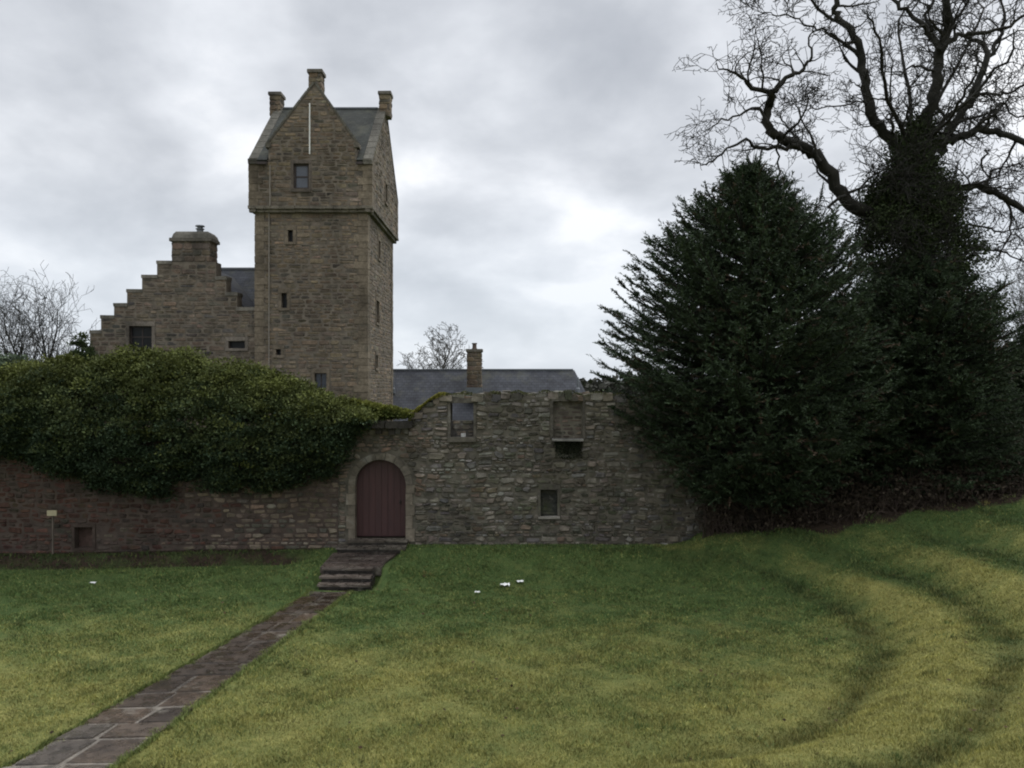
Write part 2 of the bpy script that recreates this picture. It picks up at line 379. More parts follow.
c = mixc(t, math_n(t, 'MULTIPLY', s.outputs[2], 0.75), c, ramp(t, noise(t, 12, 5), [(0.35, (0.018, 0.024, 0.01)), (0.65, (0.05, 0.06, 0.022))]))
sp = ramp(t, noise(t, 17, 3, 0.6), [(0.66, (0, 0, 0)), (0.74, (1, 1, 1))]); c = mixc(t, math_n(t, 'MULTIPLY', sp, 0.55), c, (0.03, 0.026, 0.013))
em = math_n(t, 'ADD', s.outputs[1], math_n(t, 'MULTIPLY', math_n(t, 'SUBTRACT', noise(t, 3, 5), 0.5), 0.5))
c = mixc(t, ramp(t, em, [(0.4, (0, 0, 0)), (0.65, (1, 1, 1))]), c, ramp(t, noise(t, 8, 6, 0.7), [(0.35, (0.022, 0.016, 0.011)), (0.7, (0.06, 0.042, 0.028))]))
L(t, c, b.inputs['Base Color']); b.inputs['Roughness'].default_value = 0.9; b.inputs['Specular IOR Level'].default_value = 0.15
bump(t, b, noise(t, 22, 6, 0.75), 0.9, 0.05)
M_ground = m
go = link_mesh('ground', me, m); tag(go, kind='structure')

# --- grass blades
rg = np.random.default_rng(5)
n = 600000
dist = 6.5 + (23.0 - 6.5) * rg.random(n) ** 1.15; ang = rg.uniform(-0.62, 0.62, n)
gxx = dist * np.tan(ang) + rg.normal(size=n) * 0.2; gyy = dist.copy()
keep = (gyy < 21.95) & (gxx > -16) & (gxx < 16)
cp = -4.08 - 0.17 * (19.1 - gyy); hw = np.interp(gyy, [6, 9, 12.5, 15.4, 19.1], [0.68, 0.68, 0.57, 0.47, 0.42]) + 0.035 * np.sin(gyy * 5) + 0.025 * np.sin(gyy * 13.7 + np.sign(gxx - cp)) - 0.03 - 0.05 * rg.random(n) ** 2
keep &= ~((np.abs(gxx - cp) < hw - 0.02) & (gyy < 19.3))
keep &= ~((gxx > -4.63) & (gxx < -2.95) & (gyy > 19.0) & (gyy < 22))
gxx = gxx[keep]; gyy = gyy[keep]
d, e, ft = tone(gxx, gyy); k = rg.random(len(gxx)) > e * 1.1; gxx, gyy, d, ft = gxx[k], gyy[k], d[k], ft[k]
n = len(gxx); hgt = (0.022 + 0.03 * rg.random(n)) * (1 + 1.3 * ft * rg.random(n)) * (1 + 0.4 * patchy(gxx, gyy, 3))
wid = 0.005 + 0.005 * rg.random(n); wid *= gyy / 11
base = np.stack([gxx, gyy, H(gxx, gyy) - 0.004], -1); a = rg.uniform(0, 6.28, n); sd = np.stack([np.cos(a), np.sin(a), 0 * a], -1)
tip = base + np.stack([rg.normal(size=n) * 0.4, rg.normal(size=n) * 0.4, np.ones(n)], -1) * hgt[:, None]
V3 = np.stack([base - sd * wid[:, None], base + sd * wid[:, None], tip], 1).reshape(-1, 3)
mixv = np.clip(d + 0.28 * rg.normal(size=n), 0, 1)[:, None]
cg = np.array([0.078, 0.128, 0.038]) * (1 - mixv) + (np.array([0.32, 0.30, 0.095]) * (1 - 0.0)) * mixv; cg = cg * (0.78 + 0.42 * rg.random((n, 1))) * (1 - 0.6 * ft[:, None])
M_grass = attr_mat('grass blades', rough=0.7, nsc=3.5, var=(0.55, 1.4), bst=0, spec=0.2, weather=0)
go = np_mesh('grass', V3, 3, cg, M_grass); tag(go, 'short damp meadow grass covering the lawn and terraces', 'grass', kind='stuff')

# --- turf creeping over the edges of the path
m_ = 16000; yy = 6.5 + 12.4 * rg.random(m_) ** 1.1; sgn = rg.choice([-1, 1], m_); ww = np.interp(yy, [6, 9, 12.5, 15.4, 19.1], [0.7, 0.7, 0.6, 0.5, 0.45])
lob = 0.05 * np.sin(yy * 7.3 + sgn) + 0.04 * np.sin(yy * 17 - sgn * 2); xx_ = -4.08 - 0.17 * (19.1 - yy) + sgn * (ww + 0.03 - np.clip(lob, 0, 1) * rg.random(m_) * 1.8 + rg.normal(size=m_) * 0.025)
b3 = np.stack([xx_, yy, H(xx_, yy) + 0.01], -1); a = rg.uniform(0, 6.28, m_); sd = np.stack([np.cos(a), np.sin(a), 0 * a], -1) * 0.008
tp = b3 + np.stack([-sgn * rg.random(m_) * 0.05, rg.normal(size=m_) * 0.03, rg.uniform(0.02, 0.065, m_)], -1)
go = np_mesh('grass_edge', np.stack([b3 - sd, b3 + sd, tp], 1).reshape(-1, 3), 3, np.array([0.14, 0.17, 0.05]) * rg.uniform(0.4, 1.5, (m_, 1)), M_grass); tag(go, 'grass creeping over the edges of the flagged path', 'grass', kind='stuff')

# --- coarser tufts: dock, rye and worn clumps standing out of the turf
nc = 1900; cx = rg.uniform(-11, 13, nc); cy = 8.5 + 12.5 * rg.random(nc) ** 1.2
wgt = 0.22 + tone(cx, cy)[2]; k = (rg.random(nc) < wgt) & ~((np.abs(cx - (-4.08 - 0.17 * (19.1 - cy))) < 0.85)) & ~((cx > -5.2) & (cx < -2.6) & (cy > 18.5)); cx, cy = cx[k], cy[k]; nc = len(cx); m_ = 34
sp_ = np.repeat(rg.uniform(0.04, 0.14, nc), m_)[:, None]; bx_ = np.repeat(np.stack([cx, cy], -1), m_, 0) + rg.normal(size=(nc * m_, 2)) * sp_
b3 = np.stack([bx_[:, 0], bx_[:, 1], H(bx_[:, 0], bx_[:, 1]) - 0.005], -1); a = rg.uniform(0, 6.28, nc * m_); sd = np.stack([np.cos(a), np.sin(a), 0 * a], -1) * 0.007
hh_ = np.repeat(rg.uniform(0.04, 0.10, nc), m_)[:, None] * rg.uniform(0.5, 1.2, (nc * m_, 1)); out = np.concatenate([(bx_ - np.repeat(np.stack([cx, cy], -1), m_, 0)) * 4 + rg.normal(size=(nc * m_, 2)) * 0.3, np.ones((nc * m_, 1))], 1)
tc_ = np.repeat(np.array([[0.07, 0.11, 0.035]]) * rg.uniform(0.45, 1.5, (nc, 1)) * np.array([[1, 1, 1]]) + rg.random((nc, 1)) ** 3 * np.array([[0.16, 0.10, 0.04]]), m_, 0)
go = np_mesh('grass_tufts', np.stack([b3 - sd, b3 + sd, b3 + out * hh_], 1).reshape(-1, 3), 3, tc_, M_grass); tag(go, 'coarser darker tufts of grass dotted over the lawn and terrace feet', 'grass', kind='stuff')

# --- fallen leaves and worm casts
n = 1500; fx = rg.uniform(-10, 13, n); fy = rg.uniform(9.5, 21, n); k = (tone(fx, fy)[2] + 0.22) > rg.random(n); fx, fy = fx[k], fy[k]
cen = np.stack([fx, fy, H(fx, fy) + 0.03], -1); dd = rg.normal(size=(len(fx), 3)); dd[:, 2] *= 0.25
V4 = leaves(cen, rg.uniform(0.03, 0.075, len(fx)), rg, up=1.5, asp=0.8, dirs=dd)
go = np_mesh('fallen_leaves', V4, 4, np.array([0.05, 0.03, 0.015]) * rg.uniform(0.4, 1.6, (len(fx), 1)), M_leaf); tag(go, 'small dark fallen leaves scattered over the turf', 'leaves', kind='stuff')

# ------------------------------------------------------------------ path of flags
rng = random.Random(11)
def flag(mb, quad, h, col):
    c = sum(quad, Vector()) / 4; n = 4
    top = [p.lerp(c, 0.03) + Vector((0, 0, h)) for p in quad]; mid = [p + Vector((0, 0, h - 0.012)) for p in quad]; low = [p - Vector((0, 0, 0.12)) for p in quad]
    vs = top + mid + low
    mb.add(vs, [(0, 1, 2, 3)] + [(4 + i, 4 + (i + 1) % 4, (i + 1) % 4, i) for i in range(4)] + [(8 + i, 8 + (i + 1) % 4, 4 + (i + 1) % 4, 4 + i) for i in range(4)], col)
M_flag = attr_mat('wet flagstone', rough=0.34, nsc=7, var=(0.5, 1.45), bst=0.6, spec=0.32, weather=0.3, stain=(0.24, 0.22, 0.18))
_t = M_flag.node_tree; _b = next(n_ for n_ in _t.nodes if n_.type == 'BSDF_PRINCIPLED'); L(_t, ramp(_t, noise(_t, 3.5, 5, 0.6), [(0.42, (0.07,) * 3), (0.6, (0.55,) * 3)]), _b.inputs['Roughness'])
pm = MB(); jm = MB()
def pc(y): return -4.08 - 0.17 * (19.1 - y)
def pw(y): return float(np.interp(y, [6, 9, 12.5, 15.4, 19.1], [0.7, 0.7, 0.6, 0.5, 0.45]))
y = 5.0
while y < 19.05:
    ln = rng.uniform(0.42, 0.75); y2 = min(y + ln, 19.1); g = 0.03
    nspl = rng.choice([1, 2, 2, 2, 2, 2]); cuts = [0] + ([0.5 + rng.uniform(-0.1, 0.1)] if nspl == 2 else []) + [1]
    oa, ob = rng.uniform(-0.07, 0.05), rng.uniform(-0.05, 0.07)
    for a0, a1 in zip(cuts[:-1], cuts[1:]):
        q = []
        for (yy, aa) in ((y + g, a0), (y + g, a1), (y2 - g, a1), (y2 - g, a0)):
            wd = pw(yy); xx = pc(yy) - wd + oa + (2 * wd + ob - oa) * aa + (g if aa == a0 else -g)
            xx += rng.uniform(-0.025, 0.025); yj = yy + rng.uniform(-0.03, 0.03) + (aa - 0.5) * 0.10
            q.append(Vector((xx, yj, float(H(xx, yj)))))
        sheen = max(0.0, min(1.0, (11.6 - y) / 1.6)) * (0.75 if a0 == 0 else 0.35) * rng.uniform(0.3, 1.0)   # pale wet sheen painted into the colour of the nearest flags
        flag(pm, q, 0.03 + rng.uniform(-0.006, 0.008), tuple(p_ * (1 - sheen) + q2 * sheen for p_, q2 in zip(jc((0.046, 0.031, 0.020), 0.6, 1.45), (0.17, 0.155, 0.135))))
    y = y2
ya = 5.0
while ya < 18.6:
    yb = min(ya + 0.5, 18.8)
    for s0, s1 in ((0, 1),):
        vs = []
        for yy in (ya, yb):
            for sx in (-1, 1):
                xx = pc(yy) + sx * (pw(yy) - 0.02); vs.append((xx, yy, float(H(xx, yy)) + 0.016))
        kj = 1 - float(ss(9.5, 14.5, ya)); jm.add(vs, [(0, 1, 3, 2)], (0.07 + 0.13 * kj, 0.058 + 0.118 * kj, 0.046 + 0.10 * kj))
    ya = yb
# landing
y = 19.72
while y < 21.35:
    y2 = min(y + rng.uniform(0.4, 0.6), 21.4)
    def edge(yy): return (np.interp(yy, [19.6, 21.5], [-4.56, -4.62]), np.interp(yy, [19.6, 21.5], [-3.2, -2.92]))
    cx = [0, rng.uniform(0.35, 0.65), 1]
    for a0, a1 in zip(cx[:-1], cx[1:]):
        q = []
        for (yy, aa) in ((y + 0.015, a0), (y + 0.015, a1), (y2 - 0.015, a1), (y2 - 0.015, a0)):
            l, r_ = edge(yy); q.append(Vector((l + (r_ - l) * aa, yy, -0.13)))
        flag(pm, q, 0.03 + rng.uniform(-0.004, 0.006), jc((0.06, 0.046, 0.038), 0.6, 1.3))
    y = y2
jm.box((-4.5, 19.7, -0.3), (-3.1, 21.4, -0.115), (0.06, 0.05, 0.04))
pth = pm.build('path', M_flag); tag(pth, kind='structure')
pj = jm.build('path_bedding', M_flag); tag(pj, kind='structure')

# steps on the path
st = thing('stone_steps', (-3.9, 19.35, -0.5), 'short flight of dark worn steps where the flagged path climbs the bank', 'steps')
for k in range(3):
    mb = MB(); z1 = -0.5 + 0.135 * (k + 1); y0 = 19.08 + 0.24 * k
    xa = -4.5
    cuts = [xa, xa + rng.uniform(0.5, 0.8), -3.28]
    mb.rock((xa + 0.05, y0 + 0.05, z1 - 0.25), (-3.25, y0 + 0.4, z1 - 0.06), rng, (0.03, 0.025, 0.022), 0.01, 0.004)  # riser block in a darker colour, painting in the shade under the nosing
    for a0, a1 in zip(cuts[:-1], cuts[1:]):
        mb.rock((a0 + 0.008, y0 + rng.uniform(-0.02, 0.02), z1 - 0.055), (a1 - 0.008, y0 + 0.3, z1 + rng.uniform(-0.01, 0.005)), rng, jc((0.09, 0.073, 0.06), 0.7, 1.3), 0.014, 0.008)
    mb.build('step', M_flag, st)
st = thing('door_steps', (-3.6, 21.7, -0.1), 'two broad worn stone steps at the foot of the maroon arched door', 'steps')
for k, (z0, z1, y0, xa, xb) in enumerate([(-0.3, 0.03, 21.38, -4.55, -2.75), (-0.2, 0.165, 21.68, -4.3, -2.72)]):
    mb = MB(); mb.rock((xa + 0.04, y0 + 0.05, z0), (xb - 0.04, 22.0, z1 - 0.055), rng, (0.03, 0.025, 0.02), 0.01, 0.004); mb.rock((xa, y0, z1 - 0.06), ((xa + xb) / 2 + 0.2, 22.0, z1), rng, (0.085, 0.072, 0.058), 0.015); mb.rock(((xa + xb) / 2 + 0.21, y0 + 0.01, z1 - 0.06), (xb, 22.0, z1 - 0.005), rng, (0.10, 0.088, 0.07), 0.015)  # block below the treads coloured dark as painted shade
    mb.build('step', M_flag, st)

# ------------------------------------------------------------------ masonry
class Face:
    def __init__(s, O, U, Nn): s.O = Vector(O); s.U = Vector(U); s.N = Vector(Nn)
    def pt(s, a, z, d): return s.O + s.U * a + Vector((0, 0, z)) + s.N * d
def front(Y): return Face((0, Y, 0), (1, 0, 0), (0, -1, 0))
def rightf(Xx): return Face((Xx, 0, 0), (0, 1, 0), (1, 0, 0))
def leftf(Xx): return Face((Xx, 0, 0), (0, 1, 0), (-1, 0, 0))

def stone(mb, fr, a0, a1, z0, z1, rng, col, gap=0.012, prot=(0.012, 0.045), rough=0.15, jit=0.12, warp=None):
    w_, h_ = a1 - a0 - 2 * gap, z1 - z0 - 2 * gap
    if w_ < 0.02 or h_ < 0.02: return
    a0 += gap; z0 += gap; c = min(w_, h_) * rng.uniform(0.12, 0.32)
    pts = [(c, 0), (w_ - c, 0), (w_, c), (w_, h_ - c), (w_ - c, h_), (c, h_), (0, h_ - c), (0, c)]
    J = min(w_, h_) * jit
    pts = [(a0 + x + rng.uniform(-J, J) * 0.6, z0 + y + rng.uniform(-J, J) * 0.6) for x, y in pts]
    ca, cz = a0 + w_ / 2, z0 + h_ / 2; p = rng.uniform(*prot); ins = min(0.3, 0.035 / min(w_, h_) + 0.03)
    tilt = rng.uniform(-0.012, 0.012), rng.uniform(-0.01, 0.01)
    wf = warp or (lambda a, z: (a, z))
    o = []; n_ = []
    for a, z in pts:
        aa, z2 = wf(a, z); o.append(fr.pt(aa, z2, -0.015))
    for a, z in pts:
        ai, zi = a + (ca - a) * ins, z + (cz - z) * ins * 1.3
        aa, z2 = wf(ai, zi); n_.append(fr.pt(aa, z2, p + tilt[0] * (1 if a > ca else -1) + tilt[1] * (1 if z > cz else -1)))
    mb.add(o + n_, [tuple(range(8, 16))] + [(i, (i + 1) % 8, 8 + (i + 1) % 8, 8 + i) for i in range(8)], col)

def pick(pal, rng, j=0.16):
    c = rng.choices([p[0] for p in pal], [p[1] for p in pal])[0]; k = 1 + rng.uniform(-j, j)
    return tuple(max(0.01, x * 0.87 * k * (1 + rng.uniform(-0.04, 0.04))) for x in c)

def courses(mb, fr, z0, z1, intervals, rng, pal, hr=(0.12, 0.24), ar=(1.3, 3.4), holes=(), split=0.16, prot=(0.004, 0.022), warp=None, gap=0.012, jit=0.12, palf=None):
    z = z0
    while z < z1 - 0.03:
        h = rng.uniform(*hr); zn = min(z + h, z1)
        # stop a course at any hole edge so that openings stay clean
        for (ha, hb, hz0, hz1) in holes:
            for e_ in (hz0, hz1):
                if z + 0.04 < e_ < zn: zn = e_
        if z1 - zn < 0.05: zn = z1
        zm = (z + zn) / 2; iv = list(intervals(zm))
        for (ha, hb, hz0, hz1) in holes:
            if hz0 < zm < hz1:
                new = []
                for a, b_ in iv:
                    if hb <= a or ha >= b_: new.append((a, b_)); continue
                    if a < ha: new.append((a, ha))
                    if b_ > hb: new.append((hb, b_))
                iv = new
        for a, b_ in iv:
            x = a
            while x < b_ - 0.01:
                w_ = (zn - z) * rng.uniform(*ar) + 0.04
                if b_ - (x + w_) < 0.12: w_ = b_ - x
                p = palf(x, zm) if palf else pal
                if rng.random() < split and zn - z > 0.15:
                    zz_ = z + (zn - z) * rng.uniform(0.4, 0.6)
                    stone(mb, fr, x, x + w_, z, zz_, rng, pick(p, rng), gap, prot, warp=warp, jit=jit); stone(mb, fr, x, x + w_, zz_, zn, rng, pick(p, rng), gap, prot, warp=warp, jit=jit)
                else: stone(mb, fr, x, x + w_, z, zn, rng, pick(p, rng), gap, prot, warp=warp, jit=jit)
                x += w_
        z = zn

warp = lambda a, z: (a + 0.012 * math.sin(z * 9 + a), z + (0.02 * math.sin(a * 2.3 + z * 1.1) + 0.014 * math.sin(a * 7.1 - z * 3)) * min(1, max(0, z - 0.1)))
def dressed(mb, fr, a0, a1, z0, z1, d0, d1, rng, col):
    p = [fr.pt(a0, z0, d0), fr.pt(a1, z1, d1)]
    lo = [min(p[0][i], p[1][i]) for i in range(3)]; hi = [max(p[0][i], p[1][i]) for i in range(3)]
    mb.rock(lo, hi, rng, col, 0.015, 0.006)
def surround(mb, fr, a0, a1, z0, z1, rng, col, j=0.14, lt=0.2, sl=0.12, sp=0.06):
    """jambs, lintel and sill of a small window; returns the hole its masonry must leave"""
    cc = lambda: jc(col, 0.85, 1.15)
    dressed(mb, fr, a0 - j, a1 + j, z1, z1 + lt, -0.1, 0.035, rng, cc())
    dressed(mb, fr, a0 - j, a1 + j, z0 - sl, z0, -0.1, sp, rng, cc())
    if j > 0.05:
        nz = max(1, round((z1 - z0) / 0.35)); 
        for k in range(nz):
            za, zb_ = z0 + (z1 - z0) * k / nz, z0 + (z1 - z0) * (k + 1) / nz
            dressed(mb, fr, a0 - j, a0, za + 0.003, zb_ - 0.003, -0.1, 0.03, rng, cc()); dressed(mb, fr, a1, a1 + j, za + 0.003, zb_ - 0.003, -0.1, 0.03, rng, cc())
    return (a0 - j, a1 + j, z0 - sl, z1 + lt)
def window(root, fr, a0, a1, z0, z1, depth=0.22, bars=(), pane=None, frame=0.06):
    """timber frame in the reveal with its glass as a sub-part"""
    f = MB()
    def bar(x0, x1, y0, y1, da, db):
        p, q = fr.pt(x0, y0, -da), fr.pt(x1, y1, -db); f.box([min(p[i], q[i]) for i in range(3)], [max(p[i], q[i]) for i in range(3)])
    w_ = frame
    bar(a0, a0 + w_, z0, z1, depth, depth - 0.06); bar(a1 - w_, a1, z0, z1, depth, depth - 0.06)
    bar(a0 + w_, a1 - w_, z0, z0 + w_, depth, depth - 0.06); bar(a0 + w_, a1 - w_, z1 - w_, z1, depth, depth - 0.06)
    for kind, v in bars:
        if kind == 'h': bar(a0 + w_, a1 - w_, v - 0.03, v + 0.03, depth - 0.005, depth - 0.05)
        else: bar(v - 0.025, v + 0.025, z0 + w_, z1 - w_, depth - 0.008, depth - 0.045)
    o = f.build('window', M_frame, root)
    g_ = MB(); p, q = fr.pt(a0 + w_ * 0.5, z0 + w_ * 0.5, -depth + 0.012), fr.pt(a1 - w_ * 0.5, z1 - w_ * 0.5, -depth + 0.02)
    g_.box([min(p[i], q[i]) for i in range(3)], [max(p[i], q[i]) for i in range(3)]); g_.build('pane', pane or M_glass, o)
    return o

PT = [((0.20, 0.155, 0.108), 5), ((0.175, 0.138, 0.098), 4), ((0.148, 0.122, 0.094), 3), ((0.23, 0.175, 0.118), 2), ((0.25, 0.21, 0.16), 0.5), ((0.115, 0.10, 0.082), 1.3), ((0.185, 0.14, 0.105), 1.5)]
DR = (0.155, 0.126, 0.094)

# ------------------------------------------------------------------ tower
rng = random.Random(3)
TX0, TX1, TY0, TY1 = -11.75, -6.62, 38.0, 46.0
CX0, CX1, CY0, CY1 = -11.95, -6.38, 37.75, 46.28
ZC = Zv(209, 37.9); ZE = Zv(160, 37.75); ZR = Zv(109, 42.0); YR = (CY0 + CY1) / 2
tw = thing('tower_house', ((TX0 + TX1) / 2, 42, 0), 'tall square brown stone tower with a corbelled gabled top storey and three chimneys', 'tower')
fF = front(TY0); fR = rightf(TX1); fL = leftf(TX0); fB = Face((0, TY1, 0), (1, 0, 0), (0, 1, 0))
def fw(u0, u1, v0, v1, Y): return X(u0, Y), X(u1, Y), Zv(v1, Y), Zv(v0, Y)
slits = [fw(288, 293, 230, 242, 38), fw(281.5, 287, 293, 308, 38), fw(276, 281, 349, 355, 38), fw(314.5, 326.5, 373, 389, 38)]
def side(u, v0, v1, wd):                     # window on the right-hand face seen at image column u
    Y = -TX1 * F / (512 - u); return Y - wd / 2, Y + wd / 2, Zv(v1, Y), Zv(v0, Y)
sslits = [side(379, 241, 259, 0.6), side(377.5, 301, 323, 0.9), side(376.5, 355, 368, 0.6)]
core = MB(); core.box((TX0, TY0, -0.2), (TX1, TY1, ZC + 0.2)); body = core.build('wall', M_mortar, tw)
capz = MB(); capz.box((CX0, CY0, ZC), (CX1, CY1, ZE))
GX0, GX1 = X(268.5, CY0), X(356.5, CY0); GC = X(314.5, CY0); ZG = Zv(142, CY0); ZA = Zv(82, CY0)
cutb = [((a, TY0 - 0.5, z0), (b_, TY0 + 0.28, z1)) for a, b_, z0, z1 in slits] + [((TX1 - 0.28, a, z0), (TX1 + 0.5, b_, z1)) for a, b_, z0, z1 in sslits]
cut(body, cutb)
cw = fw(293.5, 309, 163.5, 189, CY0)
cs_ = (lambda Y: (Y - 0.3, Y + 0.3, Zv(203, Y), Zv(184, Y)))(-CX1 * F / (512 - 386.0))
capo = capz.build('cap_storey', M_mortar, tw)
cut(capo, [((cw[0], CY0 - 0.5, cw[2]), (cw[1], CY0 + 0.25, cw[3])), ((CX1 - 0.28, cs_[0], cs_[2]), (CX1 + 0.5, cs_[1], cs_[3]))])
# gable prisms
gm = MB()
gm.prism([(GX0, ZE - 0.01), (GX1, ZE - 0.01), (GX1, ZG), (GC, ZA), (GX0, ZG)], front(CY0), 0, -0.5)
fRc, fLc = rightf(CX1), leftf(CX0)
for fr_ in (fRc, fLc): gm.prism([(CY0, ZE - 0.01), (CY1, ZE - 0.01), (YR, ZR)], fr_, 0, -0.45)
gm.build('gable', M_mortar, tw)
# stones
sm = MB()
holes = [surround(sm, fF, *s_, rng, DR) for s_ in slits]
q = 0.42
courses(sm, fF, 0, ZC - 0.12, lambda z: [(TX0 + q, TX1 - q)], rng, PT, hr=(0.13, 0.25), holes=holes)
holes = [surround(sm, fR, *s_, rng, DR) for s_ in sslits]
courses(sm, fR, 0, ZC - 0.12, lambda z: [(TY0 + q, TY1 - q)], rng, PT, hr=(0.13, 0.25), holes=holes)
courses(sm, fL, 5, ZC - 0.12, lambda z: [(TY0 + q, TY1 - q)], rng, PT, hr=(0.16, 0.28))
def quoins(mb, x, y, sx, sy, z0, z1, col, big=0.62, small=0.40):
    z = z0; k = 0
    while z < z1 - 0.1:
        h = min(rng.uniform(0.26, 0.36), z1 - z)
        lx, ly = (big, small) if k % 2 else (small, big); c = jc(col, 0.85, 1.12)
        ax, bx = sorted((x + sx * 0.03, x - sx * lx)); ay, by = sorted((y + sy * 0.03, y - sy * ly))
        mb.rock((ax, ay, z + 0.008), (bx, by, z + h - 0.008), rng, c, 0.02, 0.01); z += h; k += 1
for (x, sx) in ((TX0, -1), (TX1, 1)):
    quoins(sm, x, TY0, sx, -1, 0, ZC - 0.1, (0.172, 0.14, 0.102)); quoins(sm, x, TY1, sx, 1, 0, ZC - 0.1, (0.172, 0.14, 0.102))
sm.build('masonry', M_tower, tw)
sm = MB()
hc = [surround(sm, front(CY0), *cw, rng, (0.13, 0.108, 0.09), j=0.1, lt=0.16, sl=0.14, sp=0.08)]
def capint(z):
    if z < ZE: return [(CX0 + q, CX1 - q)]
    if z < ZG: return [(GX0 + 0.04, GX1 - 0.04)]
    t_ = (z - ZG) / (ZA - ZG); return [(GX0 + (GC - GX0) * t_ + 0.06, GX1 + (GC - GX1) * t_ - 0.06)]
courses(sm, front(CY0), ZC + 0.1, ZA - 0.4, capint, rng, PT, hr=(0.14, 0.24), holes=hc)
hs = [surround(sm, fRc, *cs_, rng, DR)]
def sint(z):
    if z < ZE: return [(CY0 + q, CY1 - q)]
    t_ = (z - ZE) / (ZR - ZE); return [(CY0 + (YR - CY0) * t_ + 0.08, CY1 + (YR - CY1) * t_ - 0.08)]
courses(sm, fRc, ZC + 0.1, ZR - 0.2, sint, rng, PT, hr=(0.14, 0.26), holes=hs)
courses(sm, fLc, ZC + 0.1, ZR - 0.2, sint, rng, PT, hr=(0.16, 0.28))
for (x, sx) in ((CX0, -1), (CX1, 1)): quoins(sm, x, CY0, sx, -1, ZC + 0.1, ZE, (0.168, 0.137, 0.10)); quoins(sm, x, CY1, sx, 1, ZC + 0.1, ZE, (0.168, 0.137, 0.10))
sm.build('cap_masonry', M_tower, tw)
# corbel course
cb = MB()
for (a0, a1, n_, ax) in ((CX0 - 0.04, CX1 + 0.04, 16, 0), (CY0 - 0.04, CY1 + 0.04, 22, 1)):
    for k in range(n_):
        p0 = a0 + (a1 - a0) * k / n_ + 0.004; p1 = a0 + (a1 - a0) * (k + 1) / n_ - 0.004
        c = jc((0.17, 0.15, 0.12), 0.8, 1.1)
        if ax == 0:
            cb.rock((p0, CY0 - 0.06, ZC - 0.02), (p1, CY0 + 0.3, ZC + 0.12), rng, c, 0.02); cb.rock((p0, CY0 + 0.06, ZC - 0.16), (p1, CY0 + 0.3, ZC - 0.03), rng, c, 0.03)
        else:
            cb.rock((CX1 - 0.3, p0, ZC - 0.02), (CX1 + 0.06, p1, ZC + 0.12), rng, c, 0.02); cb.rock((CX1 - 0.3, p0, ZC - 0.16), (CX1 - 0.06, p1, ZC - 0.03), rng, c, 0.03)
            cb.rock((CX0 - 0.06, p0, ZC - 0.02), (CX0 + 0.3, p1, ZC + 0.12), rng, c, 0.02); cb.rock((CX0 + 0.06, p0, ZC - 0.16), (CX0 + 0.3, p1, ZC - 0.03), rng, c, 0.03)
cb.build('corbel_course', M_tower, tw)
# roofs
rf = MB()
def slab(mb, a, b_, c_, d_, th=0.09):
    a, b_, c_, d_ = map(Vector, (a, b_, c_, d_)); n_ = (b_ - a).cross(d_ - a).normalized() * th
    if n_.z < 0: n_ = -n_
    vs = [a, b_, c_, d_] + [p + n_ for p in (a, b_, c_, d_)]
    mb.add(vs, [(3, 2, 1, 0), (4, 5, 6, 7), (0, 1, 5, 4), (1, 2, 6, 5), (2, 3, 7, 6), (3, 0, 4, 7)])
xi0, xi1 = CX0 + 0.4, CX1 - 0.4
ov = 0.12
sl_ = (ZR - ZE) / (YR - CY0)
ym = CY0 + 0.52; zm_ = ZE + (ZR - 0.08 - ZE) * 0.52 / (YR - CY0)
slab(rf, (xi0, ym, zm_), (xi1, ym, zm_), (xi1, YR, ZR - 0.08), (xi0, YR, ZR - 0.08))
slab(rf, (xi0, CY0 - ov, ZE - ov * sl_), (GX0 - 0.03, CY0 - ov, ZE - ov * sl_), (GX0 - 0.03, ym, zm_), (xi0, ym, zm_))
slab(rf, (GX1 + 0.03, CY0 - ov, ZE - ov * sl_), (xi1, CY0 - ov, ZE - ov * sl_), (xi1, ym, zm_), (GX1 + 0.03, ym, zm_))
slab(rf, (xi0, CY1 + ov, ZE - ov * sl_), (xi1, CY1 + ov, ZE - ov * sl_), (xi1, YR, ZR - 0.08), (xi0, YR, ZR - 0.08))
rf.build('roof', M_slate2, tw)
rf = MB(); yb = CY0 + (ZA - ZE) / sl_
slab(rf, (GX0 + 0.05, CY0 + 0.4, ZG), (GC, CY0 + 0.4, ZA - 0.05), (GC, yb, ZA - 0.05), (GX0 + 0.05, CY0 + (ZG - ZE) / sl_, ZG))
slab(rf, (GX1 - 0.05, CY0 + 0.4, ZG), (GC, CY0 + 0.4, ZA - 0.05), (GC, yb, ZA - 0.05), (GX1 - 0.05, CY0 + (ZG - ZE) / sl_, ZG))
rf.box((GX0 + 0.01, CY0 + 0.45, ZE), (GX0 + 0.1, CY0 + 0.9, ZG)); rf.box((GX1 - 0.1, CY0 + 0.45, ZE), (GX1 - 0.01, CY0 + 0.9, ZG))
rf.build('cross_roof', M_slate2, tw)
